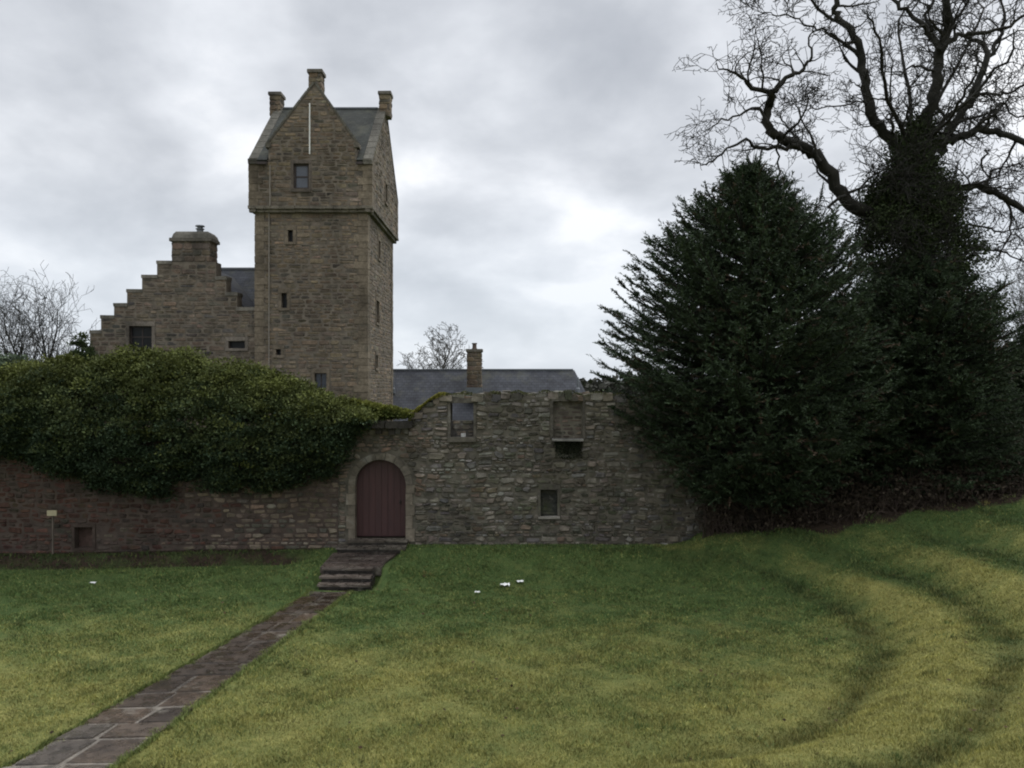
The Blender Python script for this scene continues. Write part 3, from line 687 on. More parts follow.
# skews
def skew(p, q_, wd, n_, ht=0.11, col=(0.115, 0.108, 0.09)):
    sk = MB(); p = Vector(p); q_ = Vector(q_)
    for k in range(n_):
        a = p.lerp(q_, k / n_ + 0.003); b_ = p.lerp(q_, (k + 1) / n_ - 0.003); sk.beam(a, b_, wd, ht * rng.uniform(0.95, 1.08), col=jc(col, 0.85, 1.1))
    sk.build('skew', M_tower, tw)
skew((GX0 - 0.1, CY0 + 0.17, ZG - 0.1), (GC - 0.02, CY0 + 0.17, ZA), 0.42, 7, 0.09); skew((GX1 + 0.1, CY0 + 0.17, ZG - 0.1), (GC + 0.02, CY0 + 0.17, ZA), 0.42, 7, 0.09)
for xx in (CX0 + 0.18, CX1 - 0.18):
    skew((xx, CY0 - 0.12, ZE - 0.1), (xx, YR, ZR + 0.02), 0.42, 9); skew((xx, CY1 + 0.12, ZE - 0.1), (xx, YR, ZR + 0.02), 0.42, 9)
    sk = MB(); sk.rock((xx - 0.21, CY0 - 0.12, ZE - 0.2), (xx + 0.21, CY0 + 0.2, ZE + 0.04), rng, (0.13, 0.12, 0.1), 0.03); sk.build('skew_putt', M_tower, tw)
for xx in (GX0 + 0.0, GX1 - 0.0):
    sk = MB(); sk.rock((xx - 0.13, CY0 - 0.06, ZG - 0.26), (xx + 0.13, CY0 + 0.4, ZG - 0.05), rng, (0.14, 0.125, 0.1), 0.03); sk.build('skew_putt', M_tower, tw)
rl = MB(); rl.beam((xi0, YR, ZR + 0.03), (xi1, YR, ZR + 0.03), 0.22, 0.07); rl.build('ridge', M_lead, tw)
for a, b_ in ((xi0, GX0 - 0.02), (GX1 + 0.02, xi1)):
    gt = MB(); gt.box((a, CY0 - 0.24, ZE - 0.24), (b_, CY0 - 0.12, ZE - 0.13))
    gt.build('gutter', M_frame, tw)
def chimney(root, x0, x1, y0, y1, z0, z1, rng, cope=0.05, pal=PT, pots=(), name='chimney'):
    cm = MB(); cm.box((x0 + 0.02, y0 + 0.02, z0), (x1 - 0.02, y1 - 0.02, z1), (0.15, 0.13, 0.11))
    for fr_, a, b_ in ((front(y0), x0, x1), (rightf(x1), y0, y1), (leftf(x0), y0, y1), (Face((0, y1, 0), (1, 0, 0), (0, 1, 0)), x0, x1)):
        courses(cm, fr_, z0, z1 - 0.14, lambda z: [(a, b_)], rng, pal, hr=(0.2, 0.32), ar=(1.0, 2.2), split=0.05, prot=(0.0, 0.012))
    cm.rock((x0 - cope, y0 - cope, z1 - 0.15), (x1 + cope, y1 + cope, z1), rng, (0.15, 0.135, 0.115), 0.025, 0.005)
    o = cm.build(name, M_tower, root)
    for (cx_, cy_, r_, h_) in pots:
        pm_ = MB(); pm_.lathe((cx_, cy_, z1 - 0.02), [(r_ * 1.15, 0), (r_ * 1.15, 0.06), (r_ * 0.9, 0.1), (r_ * 0.85, h_ - 0.08), (r_ * 1.1, h_ - 0.05), (r_ * 1.1, h_), (r_ * 0.8, h_)], 12); pm_.build('chimney_pot', M_clay, o)
    return o
chimney(tw, -9.27, -8.68, CY0 + 0.02, CY0 + 0.72, ZA - 0.75, Zv(69, CY0), rng)
chimney(tw, -6.68, -6.12, YR - 0.36, YR + 0.36, ZR - 0.45, Zv(93.5, YR), rng)
chimney(tw, -12.18, -11.62, YR - 0.38, YR + 0.38, ZR - 0.45, Zv(94.5, YR), rng)
for s_ in slits[:3]: window(tw, fF, *s_, depth=0.24, frame=0.03)
window(tw, fF, *slits[3], depth=0.2, bars=[('v', (slits[3][0] + slits[3][1]) / 2)], frame=0.04, pane=M_pane)
for s_ in sslits: window(tw, fR, *s_, depth=0.24, frame=0.04)
window(tw, fRc, *cs_, depth=0.22, frame=0.04)
window(tw, front(CY0), *cw, depth=0.16, bars=[('h', (cw[2] + cw[3]) / 2)], pane=M_pane, frame=0.09)
pb = MB(); pb.lathe((X(310.5, CY0), CY0 - 0.16, Zv(155, CY0)), [(0.028, 0), (0.032, 0.02), (0.028, Zv(105, CY0) - Zv(155, CY0)), (0.02, 2.3)], 8)
pb.build('flagpole', M_white, tw)
dp = MB(); xx = X(270.5, CY0); dp.lathe((xx, CY0 - 0.09, ZC + 0.1), [(0.03, 0), (0.03, ZE - ZC - 0.35)], 8); dp.lathe((X(269.5, TY0), TY0 - 0.08, 3.5), [(0.03, 0), (0.03, ZC - 3.6)], 8)
dp.beam((xx, CY0 - 0.09, ZC + 0.12), (X(269.5, TY0), TY0 - 0.08, ZC - 0.12), 0.05, 0.05, up=(1, 0, 0))
dp.build('downpipe', M_pipe, tw)

# ------------------------------------------------------------------ crow stepped wing
YW = 38.3; fW = front(YW)
wg = thing('gabled_wing', (-15.6, 41, 0), 'brown rubble wing with a crow stepped gable and broad chimney beside the tower', 'building')
steps = [(90, 101, 331), (101, 114, 316), (114, 127, 304), (127, 142, 290), (142, 157, 275.6), (157, 171, 261.5), (171, 216, 262), (216, 226, 277), (226, 237, 293), (237, 257, 308)]
ST = [(X(a, YW), X(b_, YW), Zv(v, YW)) for a, b_, v in steps]; ST[-1] = (ST[-1][0], TX0 - 0.01, ST[-1][2])
poly = [(ST[0][0], -0.2), (ST[-1][1], -0.2)]
for a, b_, z in reversed(ST): poly += [(b_, z), (a, z)]
cl_ = []; 
for p in poly:
    if not cl_ or (abs(cl_[-1][0] - p[0]) + abs(cl_[-1][1] - p[1])) > 1e-6: cl_.append(p)
gb = MB(); gb.prism(cl_, fW, 0, -0.7); gbo = gb.build('gable_wall', M_mortar, wg)
wa = fw(129, 152, 326, 352, YW); wb = fw(228.5, 245, 341, 348.5, YW)
cut(gbo, [((a, YW - 0.5, z0), (b_, YW + 0.3, z1)) for a, b_, z0, z1 in (wa, wb)])
sm = MB(); PW = [((0.19, 0.15, 0.112), 5), ((0.165, 0.13, 0.10), 4), ((0.13, 0.112, 0.092), 3), ((0.215, 0.16, 0.12), 2), ((0.25, 0.21, 0.16), 0.6), ((0.11, 0.1, 0.09), 1.2)]
hh = [surround(sm, fW, *wa, rng, (0.17, 0.145, 0.12)), surround(sm, fW, *wb, rng, (0.17, 0.145, 0.12))]
for a, b_, z in ST: pass
def wint(z):
    ok = [(a, b_) for a, b_, zt in ST if z < zt - 0.1]
    return [(min(a for a, _ in ok) + 0.02, max(b_ for _, b_ in ok) - 0.01)] if ok else []
zl = sorted({s_[2] - 0.1 for s_ in ST}); zc_ = 0.0
for zt in zl:
    courses(sm, fW, zc_, zt, wint, rng, PW, hr=(0.12, 0.26), holes=hh); zc_ = zt
courses(sm, leftf(ST[0][0]), 0, 6.2, lambda z: [(YW, 45.9)], rng, PW, hr=(0.16, 0.28))
sm.build('masonry', M_tower, wg)
for k, (a, b_, z) in enumerate(ST):
    if k == 6: continue
    cp_ = MB()
    cp_.rock((a - 0.025, YW - 0.04, z - 0.12), (b_ + (0.0 if k == len(ST) - 1 else 0.025), YW + 0.75, z + 0.04), rng, jc((0.17, 0.155, 0.13), 0.8, 1.15), 0.02, 0.008)
    cp_.build('crow_step', M_tower, wg)
ch = chimney(wg, X(171.5, YW), X(210, YW), YW - 0.01, YW + 1.0, Zv(262, YW), Zv(238, YW), rng, cope=0.08, pal=PW)
cc_ = MB(); x0, x1 = X(174, YW), X(208, YW); z0 = Zv(238, YW)
a_ = [(x0 - 0.1, YW - 0.04, z0), (x1 + 0.12, YW - 0.04, z0), (x1 + 0.12, YW + 1.15, z0), (x0 - 0.1, YW + 1.15, z0)]
b2 = [(x0 + 0.05, YW + 0.1, z0 + 0.32), (x1 - 0.05, YW + 0.1, z0 + 0.32), (x1 - 0.05, YW + 1.0, z0 + 0.32), (x0 + 0.05, YW + 1.0, z0 + 0.32)]
md_ = [(x0 - 0.04, YW + 0.02, z0 + 0.2), (x1 + 0.05, YW + 0.02, z0 + 0.2), (x1 + 0.05, YW + 1.1, z0 + 0.2), (x0 - 0.04, YW + 1.1, z0 + 0.2)]
cc_.add(a_ + md_ + b2, [(0, 1, 5, 4), (1, 2, 6, 5), (2, 3, 7, 6), (3, 0, 4, 7), (4, 5, 9, 8), (5, 6, 10, 9), (6, 7, 11, 10), (7, 4, 8, 11), (8, 9, 10, 11)], (0.14, 0.13, 0.11))
cc_.build('chimney_cap', M_tower, ch)
pt_ = MB(); pt_.lathe((X(196, YW), YW + 0.5, z0 + 0.3), [(0.15, 0), (0.15, 0.17), (0.2, 0.19), (0.2, 0.22), (0.13, 0.24), (0.13, 0.3), (0.22, 0.32), (0.2, 0.37)], 14); pt_.build('chimney_pot', M_lead, ch)
window(wg, fW, *wa, depth=0.22, bars=[('v', wa[0] + 0.55), ('h', wa[3] - 0.5)]); window(wg, fW, *wb, depth=0.22, frame=0.04)
# wing roof behind the steps, and the range joining it to the tower
rf = MB(); xc = X(195.5, YW); zr = 9.75; hwid = 5.1; ze_ = zr - hwid * 1.02
slab(rf, (xc - 4.8, YW + 0.7, zr - 4.8 * 0.98), (xc, YW + 0.7, zr), (xc, 46, zr), (xc - 4.8, 46, zr - 4.8 * 0.98)); slab(rf, (TX0 - 0.02, YW + 0.7, zr - (TX0 - xc) * 0.98), (xc, YW + 0.7, zr), (xc, 46, zr), (TX0 - 0.02, 46, zr - (TX0 - xc) * 0.98))
rf.build('roof', M_slate, wg)
rf = MB(); zrg = Zv(271, 44.0); slab(rf, (xc - 1.2, 40.3, zrg - 3.7), (TX0 - 0.02, 40.3, zrg - 3.7), (TX0 - 0.02, 44, zrg), (xc - 1.2, 44, zrg)); slab(rf, (xc - 1.2, 47.7, zrg - 3.7), (TX0 - 0.02, 47.7, zrg - 3.7), (TX0 - 0.02, 44, zrg), (xc - 1.2, 44, zrg))
rf.build('range_roof', M_slate, wg)
rl = MB(); rl.beam((xc - 1.2, 44, zrg + 0.12), (TX0 - 0.02, 44, zrg + 0.12), 0.25, 0.1); rl.build('ridge', M_lead, wg)
wl = MB(); wl.box((ST[0][0] + 0.02, YW + 0.65, -0.2), (TX0 - 0.02, 45.9, 5.0)); wl.build('back_walls', M_mortar, wg)

# ------------------------------------------------------------------ low slated range behind the ruined wall
DB = thing('slate_roofed_range', (-2, 50, 0), 'low building with long blue grey slate roof seen over the ruined wall', 'building')
xe, xr_ = 4.9, X(573, 50); zr2, ze2 = Zv(371.5, 50), 2.05
rf = MB()
slab(rf, (-9.5, 46.6, ze2), (xe, 46.6, ze2), (xr_, 50, zr2), (-9.5, 50, zr2)); slab(rf, (-9.5, 53.4, ze2), (xe, 53.4, ze2), (xr_, 50, zr2), (-9.5, 50, zr2))
slab(rf, (xe, 46.6, ze2), (xe, 53.4, ze2), (xr_, 50, zr2), (xr_, 49.99, zr2))
rf.build('roof', M_slate, DB)
rl = MB(); rl.beam((-9.5, 50, zr2 + 0.11), (xr_, 50, zr2 + 0.11), 0.24, 0.09); rl.build('ridge', M_lead, DB); rl = MB(); rl.beam((xr_, 50, zr2 + 0.06), (xe + 0.02, 46.58, ze2 + 0.07), 0.16, 0.05); rl.build('hip', M_slate, DB)
wl = MB(); wl.box((-9.3, 46.9, -0.2), (xe - 0.25, 53.1, ze2 + 0.08)); wl.build('wall', M_mortar, DB)
chimney(DB, X(466.8, 47.4), X(481.5, 47.4), 47.4, 48.3, 3.3, Zv(349, 47.4), rng, cope=0.06, pots=[(X(474.5, 47.8), 47.8, 0.14, 0.38)])
fl = MB(); fl.box((X(465, 47.3), 47.22, 3.9 - 0.35), (X(482.5, 47.3), 47.4, 4.05)); fl.build('lead_flashing', M_lead, DB)
for uu in (393, 578):
    x_ = X(uu, 48.3); vm = MB(); vm.lathe((x_, 48.3, 3.85), [(0.13, -0.15), (0.13, 0.12), (0.07, 0.2), (0.06, 0.75), (0.03, 0.8)], 10); vm.build('roof_vent', M_lead, DB)

# ------------------------------------------------------------------ ruined wall with arched door
YWL = 22.0; fr0 = front(YWL)
rw = thing('ruined_wall', (0, 22.3, 0), 'high rubble ruin wall with arched maroon door and blocked windows', 'wall')
top = [(-4.6, 3.0), (-3.9, 3.05), (-2.78, 3.1), (-2.66, 3.35), (-2.45, 3.6), (-2.2, 3.82), (-1.95, 3.9), (-1.55, 3.98), (-0.9, 3.93), (-0.2, 4.0), (0.6, 3.96), (1.25, 4.03), (1.9, 3.95), (2.5, 3.97), (3.2, 3.9), (4.2, 3.85), (5.15, 3.7)]
tx = np.array([p[0] for p in top]); tz = np.array([p[1] for p in top])
def ztop(x): return float(np.interp(x, tx, tz)) - 0.05
core = MB(); core.prism([(-4.6, -0.4), (5.15, -0.4)] + [(a, z - 0.07) for a, z in reversed(top)], fr0, 0, -0.7); co = core.build('wall_core', M_mortar_dark, rw)
DXc, DHW, DZ0, DSP = X(380.5, 22), 0.672, 0.17, 1.575
def arch(hw, n_=18, z0=DZ0, extra=0): 
    return [(DXc - hw, z0), (DXc + hw, z0), (DXc + hw, DSP)] + [(DXc + hw * math.cos(math.pi * k / n_), DSP + (DHW * 0.99 + (hw - DHW)) * math.sin(math.pi * k / n_)) for k in range(1, n_)] + [(DXc - hw, DSP)]
w1 = fw(450.5, 473.5, 403, 437, 22); w2 = fw(553, 582.5, 401, 438.5, 22); w3 = fw(540.5, 557.5, 489.5, 516.5, 22)
cut(co, [(arch(DHW), fr0, 0.5, -0.32)])
cut(co, [((w1[0], 21.5, w1[2]), (w1[1], 23.2, w1[3])), ((w2[0], 21.5, w2[2]), (w2[1], 22.14, w2[3])), ((w3[0], 21.5, w3[2]), (w3[1], 22.3, w3[3]))])
PR = [((0.16, 0.14, 0.11), 5), ((0.11, 0.1, 0.08), 5), ((0.20, 0.175, 0.14), 3.2), ((0.13, 0.12, 0.115), 3), ((0.25, 0.235, 0.21), 0.6), ((0.16, 0.122, 0.09), 1.4), ((0.09, 0.09, 0.065), 3), ((0.24, 0.22, 0.18), 1.6)]
PRED = [((0.115, 0.062, 0.048), 5), ((0.095, 0.056, 0.044), 4), ((0.085, 0.064, 0.052), 4), ((0.13, 0.07, 0.052), 1)]
PMID = [((0.13, 0.105, 0.085), 5), ((0.1, 0.085, 0.07), 4), ((0.16, 0.12, 0.095), 3), ((0.09, 0.08, 0.065), 3), ((0.2, 0.16, 0.12), 1)]
PBUFF = [((0.22, 0.175, 0.13), 4), ((0.19, 0.15, 0.115), 4), ((0.14, 0.125, 0.1), 3), ((0.26, 0.19, 0.14), 1.5), ((0.3, 0.26, 0.2), 0.7)]
PLIGHT = [((0.17, 0.155, 0.13), 5), ((0.30, 0.285, 0.255), 2.2), ((0.14, 0.13, 0.11), 4), ((0.25, 0.235, 0.205), 3)]
def palr(x, z):
    if x < -2.55 + 0.3 * math.sin(z * 5): return PBUFF if z > 0.5 else PR
    if -1.1 < x < 2.2 and z > 2.2 + 0.5 * math.sin(x * 2) and rng.random() < 0.42: return PLIGHT
    if -2.2 < x < 0.5 and 0.9 < z < 2.4 and rng.random() < 0.25: return PLIGHT
    return PR
sm = MB()
# dressed openings
h1 = surround(sm, fr0, *w1, rng, (0.095, 0.086, 0.07), j=0.07, lt=0.13, sl=0.12, sp=0.14)
h2 = surround(sm, fr0, *w2, rng, (0.095, 0.086, 0.07), j=0.07, lt=0.1, sl=0.02, sp=0.02)
h3 = surround(sm, fr0, *w3, rng, (0.1, 0.09, 0.074), j=0.06, lt=0.14, sl=0.1, sp=0.05)
holes = [h1, h2, h3]
def rint(z):
    out = []; a = None; N_ = 200
    for k in range(N_ + 1):
        x = -4.6 + 9.75 * k / N_; ok = z < ztop(x)
        if ok and a is None: a = x
        if not ok and a is not None:
            if x - a > 0.15: out.append((a, x)); 
            a = None
    if a is not None: out.append((a, 5.13))
    # leave out the door and its dressed ring
    ho = DHW + 0.24
    if z < DSP: da, db = DXc - ho, DXc + ho
    elif z < DSP + ho - 0.03: q_ = math.sqrt(max(0, ho * ho - (z - DSP) ** 2)); da, db = DXc - q_, DXc + q_
    else: return out
    new = []
    for a, b_ in out:
        if b_ <= da or a >= db: new.append((a, b_)); continue
        if a < da: new.append((a, da))
        if b_ > db: new.append((db, b_))
    return new

courses(sm, fr0, -0.3, 4.05, rint, rng, PR, hr=(0.06, 0.17), ar=(0.9, 2.6), holes=holes, split=0.25, prot=(0.0, 0.055), gap=0.007, jit=0.42, warp=warp, palf=palr)
# end of the wall
courses(sm, rightf(5.15), -0.3, 3.65, lambda z: [(22.02, 22.68)], rng, PR, hr=(0.1, 0.2))
# rough top stones
x = -4.55
while x < 5.1:
    w_ = rng.uniform(0.14, 0.38); zt = ztop(x + w_ / 2)
    sm.rock((x, 21.96 + rng.uniform(-0.05, 0.05), zt - 0.1), (x + w_ - 0.015, 22.35, zt + rng.uniform(0.02, 0.12)), rng, pick(PR, rng), 0.03, 0.02)
    sm.rock((x + 0.04, 22.36, zt - 0.1), (x + w_, 22.72, zt + rng.uniform(0.0, 0.13)), rng, pick(PR, rng), 0.03, 0.02); x += w_
sm.build('masonry', M_rubble, rw)
# blocking of the openings
bk = MB(); courses(bk, front(22.14), w2[2], w2[3], lambda z: [(w2[0], w2[1])], rng, PMID, hr=(0.08, 0.14), prot=(0.0, 0.02), gap=0.006); bk.build('window_blocking', M_rubble, rw)
bk = MB(); zmid = Zv(420.5, 22); bk.box((w1[0] - 0.002, 22.2, w1[2] - 0.002), (w1[1] + 0.002, 22.6, zmid - 0.02), (0.06, 0.055, 0.05)); courses(bk, front(22.2), w1[2], zmid, lambda z: [(w1[0], w1[1])], rng, PMID, hr=(0.12, 0.2), prot=(0.0, 0.02)); bk.build('window_blocking', M_rubble, rw)
lt_ = MB(); lt_.rock((w1[0] + 0.27, 22.05, w1[2]), (w1[0] + 0.39, 22.14, w1[2] + 0.09), rng, (0.5, 0.5, 0.48), 0.02, 0.006); lt_.build('pale_stone', M_rubble, rw)
bk = MB(); bk.box((w3[0] - 0.002, 22.2, w3[2] - 0.002), (w3[1] + 0.002, 22.34, w3[3] + 0.002), (0.05, 0.052, 0.045)); courses(bk, front(22.2), w3[2], w3[3], lambda z: [(w3[0], w3[1])], rng, [((0.09, 0.088, 0.07), 1)], hr=(0.2, 0.3), prot=(0.0, 0.015)); bk.build('window_blocking', M_rubble, rw)
s_ = MB(); s_.rock((w2[0] - 0.03, 21.78, w2[2] - 0.055), (w2[1] + 0.02, 22.14, w2[2]), rng, (0.27, 0.26, 0.24), 0.012, 0.005); s_.build('sill', M_rubble, rw)
s_ = MB(); s_.rock((w3[0] - 0.06, 21.9, w3[2] - 0.05), (w3[1] + 0.06, 22.1, w3[2] + 0.005), rng, (0.27, 0.25, 0.22), 0.012, 0.005); s_.build('sill', M_rubble, rw)
# dark mossy mould under the big sill
rgm = np.random.default_rng(8); n = 2600
mx = rgm.uniform(w2[0] + 0.05, w2[1] - 0.02, n); mz = w2[2] - 0.06 - np.abs(rgm.normal(size=n)) * 0.2; mz = np.maximum(mz, w2[2] - 0.5)
cen = np.stack([mx, 21.93 + 0 * mx - rgm.random(n) * 0.03, mz], -1); dd = rgm.normal(size=(n, 3)); dd[:, 1] = -0.6; dd[:, 2] -= 0.6
np_mesh('moss', leaves(cen, rgm.uniform(0.02, 0.05, n), rgm, dirs=dd, asp=0.7), 4, np.array([0.022, 0.026, 0.016]) * rgm.uniform(0.5, 1.5, (n, 1)), M_moss, rw)
# moss cushion along the wall top
n = 60000; mx = np.where(rgm.random(n) < 0.55, rgm.uniform(-2.9, -1.7, n), rgm.uniform(-4.5, 5.0, n)); dens = np.interp(mx, [-4.5, -2.8, -1.9, -1.5, 5], [1, 1, 0.8, 0.3, 0.2]); k = rgm.random(n) < dens; mx = mx[k]; n = len(mx)
mz = np.interp(mx, tx, tz) + 0.02 + rgm.random(n) * 0.10 * (0.5 + 0.5 * np.sin(mx * 9)); my = rgm.uniform(21.9, 22.6, n)
cm_ = np.where((mx < -1.75)[:, None], np.array([[0.21, 0.20, 0.045]]), np.array([[0.07, 0.075, 0.03]])) * rgm.uniform(0.5, 1.4, (n, 1))
dd = rgm.normal(size=(n, 3)); dd[:, 2] = np.abs(dd[:, 2]) * 0.8
np_mesh('moss', leaves(np.stack([mx, my, mz - 0.03], -1), rgm.uniform(0.025, 0.06, n), rgm, dirs=dd, asp=0.5), 4, cm_, M_moss, rw)
# ledge above the door
lg = MB(); xa = X(360, 22)
for k in range(4):
    a = xa + k * 0.35; lg.rock((a, 21.72, Zv(428, 22)), (a + 0.345, 22.2, Zv(421, 22)), rng, jc((0.05, 0.045, 0.038), 0.8, 1.1), 0.02)
    if k in (1, 2): lg.rock((a + 0.08, 21.84, Zv(434, 22)), (a + 0.24, 22.1, Zv(428.2, 22)), rng, (0.05, 0.045, 0.038), 0.02)
lg.build('stone_ledge', M_tower, rw)
# dressed ring and jambs
dr_ = MB(); nv = 9
for k in range(nv):
    a0, a1 = math.pi * k / nv + 0.012, math.pi * (k + 1) / nv - 0.012; c = jc((0.15, 0.132, 0.105), 0.8, 1.2)
    ri, ro = DHW, DHW + 0.17 + rng.uniform(0, 0.04); P_ = []
    for d_ in (0.035, -0.3):
        for (rr, aa) in ((ri, a0), (ro, a0), (ro, (a0 + a1) / 2), (ro, a1), (ri, a1), (ri, (a0 + a1) / 2)): P_.append(fr0.pt(DXc + rr * math.cos(aa), DSP + rr * math.sin(aa), d_))
    dr_.add(P_, [(0, 1, 2, 3, 4, 5)] + [(i, (i + 1) % 6, 6 + (i + 1) % 6, 6 + i) for i in range(6)], c)
z = DZ0 - 0.1; k = 0
while z < DSP - 0.02:
    h = min(rng.uniform(0.24, 0.36), DSP - z)
    for sx in (-1, 1):
        ln = 0.235 if (k + (sx > 0)) % 2 else 0.18; a, b_ = sorted((DXc + sx * DHW, DXc + sx * (DHW + ln)))
        dr_.rock((a, 21.965, z + 0.006), (b_, 22.3, z + h - 0.006), rng, jc((0.17, 0.145, 0.112), 0.8, 1.2), 0.015, 0.005)
    z += h; k += 1
dr_.build('door_surround', M_rubble, rw)
# plank door
M_door = None
m, t, b = newmat('maroon door paint')
s3 = N(t, 'ShaderNodeSeparateXYZ'); L(t, pos(t), s3.inputs[0])
k = ramp(t, noise(t, 3, 6, 0.6, stretch=(4, 1, 0.5)), [(0.3, (0.042, 0.017, 0.017)), (0.7, (0.064, 0.025, 0.024))])
gr = ramp(t, math_n(t, 'ADD', s3.outputs[2], math_n(t, 'MULTIPLY', noise(t, 5, 4), 0.3)), [(0.0, (0.05, 0.035, 0.03)), (0.5, (1, 1, 1))])
c = mixc(t, 0.35, k, (0.09, 0.05, 0.045)); L(t, k, b.inputs['Base Color']); b.inputs['Roughness'].default_value = 0.6
bump(t, b, noise(t, 14, 4, 0.6, stretch=(6, 1, 0.4)), 0.3, 0.01); M_door = m
dm = MB(); npk = 8
for k in range(npk):
    a0 = DXc - DHW + 2 * DHW * k / npk + 0.006; a1 = DXc - DHW + 2 * DHW * (k + 1) / npk - 0.006
    z_at = lambda a: DSP + math.sqrt(max(0, (DHW - 0.005) ** 2 - (a - DXc) ** 2)) - 0.002
    am = (a0 + a1) / 2; pl = [(a0, DZ0 + 0.02), (a1, DZ0 + 0.02), (a1, z_at(a1)), (am, z_at(am)), (a0, z_at(a0))]
    dm.prism(pl, fr0, -0.2, -0.25)
dm.prism([(p[0], p[1]) for p in arch(DHW - 0.004)], fr0, -0.215, -0.3)
door = dm.build('door', M_door, rw)
hm = MB(); hm.lathe((DXc + 0.5, 22.17, 1.1), [(0.02, -0.05), (0.03, 0), (0.02, 0.05)], 8); hm.build('handle', M_frame, door)

# ------------------------------------------------------------------ garden wall under the shrubs
gw = thing('garden_wall', (-11, 22.3, 0), 'lower reddish brown garden wall left of the arched door, under overhanging greenery', 'wall')
M_mortar_red = plain('reddish garden wall mortar', (0.075, 0.056, 0.045), var=0.4, sc=3)
core = MB(); core.box((-20, 22.0, -0.5), (-4.61, 22.6, 3.0)); co = core.build('wall_core', M_mortar_red, gw)
nic = fw(75, 93, 527, 548, 22)
cut(co, [((nic[0], 21.5, nic[2]), (nic[1], 22.3, nic[3]))])
PDIM = [(tuple(c_ * 0.8 for c_ in p_), w_) for p_, w_ in PMID]
def palg(x, z):
    t_ = (x + 13) / 5 + 0.4 * math.sin(z * 3 + x)
    if t_ < 0.45: return PRED
    if rng.random() < (x + 9.0) / 3.2 and x > -9: return PBUFF
    return PDIM if rng.random() < 0.65 else PRED
sm = MB(); hn = surround(sm, fr0, *nic, rng, (0.075, 0.056, 0.046), j=0.07, lt=0.1, sl=0.06, sp=0.015)
courses(sm, fr0, -0.4, 2.98, lambda z: [(-20, -4.6)], rng, PMID, hr=(0.07, 0.17), ar=(1.0, 2.6), holes=[hn], split=0.25, prot=(0.0, 0.035), gap=0.007, jit=0.35, warp=warp, palf=palg)
x = -20
while x < -4.7:
    w_ = rng.uniform(0.3, 0.6); sm.rock((x, 21.93, 2.95), (x + w_ - 0.01, 22.68, 3.05), rng, pick(PMID, rng), 0.03); x += w_
sm.build('masonry', M_red, gw)
nb = MB(); nb.box((nic[0] + 0.002, 22.2, nic[2] + 0.002), (nic[1] - 0.002, 22.29, nic[3] - 0.002), (0.09, 0.06, 0.05)); nb.build('niche_back', M_red, gw)

# notice
nb = thing('notice_board', (X(52.5, 21.7), 21.7, -0.1), 'tiny cream notice on a short stake before the reddish wall', 'sign')
pb = MB(); xx = X(52.5, 21.7); pb.box((xx - 0.02, 21.7, -0.2), (xx + 0.02, 21.74, Zv(513, 21.7))); pb.build('post', M_wood, nb)
pb = MB(); pb.rock((xx - 0.125, 21.66, Zv(515.6, 21.7)), (xx + 0.125, 21.698, Zv(510.2, 21.7)), rng, (0.6, 0.55, 0.4), 0.006, 0.002); pb.build('plate', M_sign, nb)

# litter
def litter(u, v, s_, label, seed):
    r_ = random.Random(seed); z = -0.5
    Y = (CZ + 0.5) * F / (v - 384)
    for _ in range(6): x_ = X(u, Y); z = float(H(x_, Y)); Y = (CZ - z) * F / (v - 384)
    x_ = X(u, Y); z = float(H(x_, Y)); mb = MB(); n_ = 5; vs = []
    for i_ in range(n_):
        for j_ in range(n_):
            vs.append((x_ + (i_ / (n_ - 1) - 0.5) * s_ * 1.3 + r_.uniform(-1, 1) * s_ * 0.08, Y + (j_ / (n_ - 1) - 0.5) * s_ + r_.uniform(-1, 1) * s_ * 0.08, z + 0.035 + s_ * 0.3 * abs(math.sin(i_ * 1.3 + j_ * 1.9 + seed)) + r_.uniform(0, 0.015)))
    fs = [(i_ * n_ + j_, (i_ + 1) * n_ + j_, (i_ + 1) * n_ + j_ + 1, i_ * n_ + j_ + 1) for i_ in range(n_ - 1) for j_ in range(n_ - 1)]
    mb.add(vs, fs); o = mb.build('litter', M_paper, loc=(x_, Y, z)); tag(o, label, 'litter', 'scraps of litter on the grass')
litter(505, 587.5, 0.17, 'largest crumpled white paper scrap on the lawn below the blocked windows', 1)
litter(520, 584, 0.12, 'small white scrap just right of the largest one', 2)
litter(477.5, 594.5, 0.09, 'tiny white scrap left of and nearer than the largest one', 3)
litter(93, 585, 0.10, 'lone white scrap on the far left lawn, left of the path', 4)

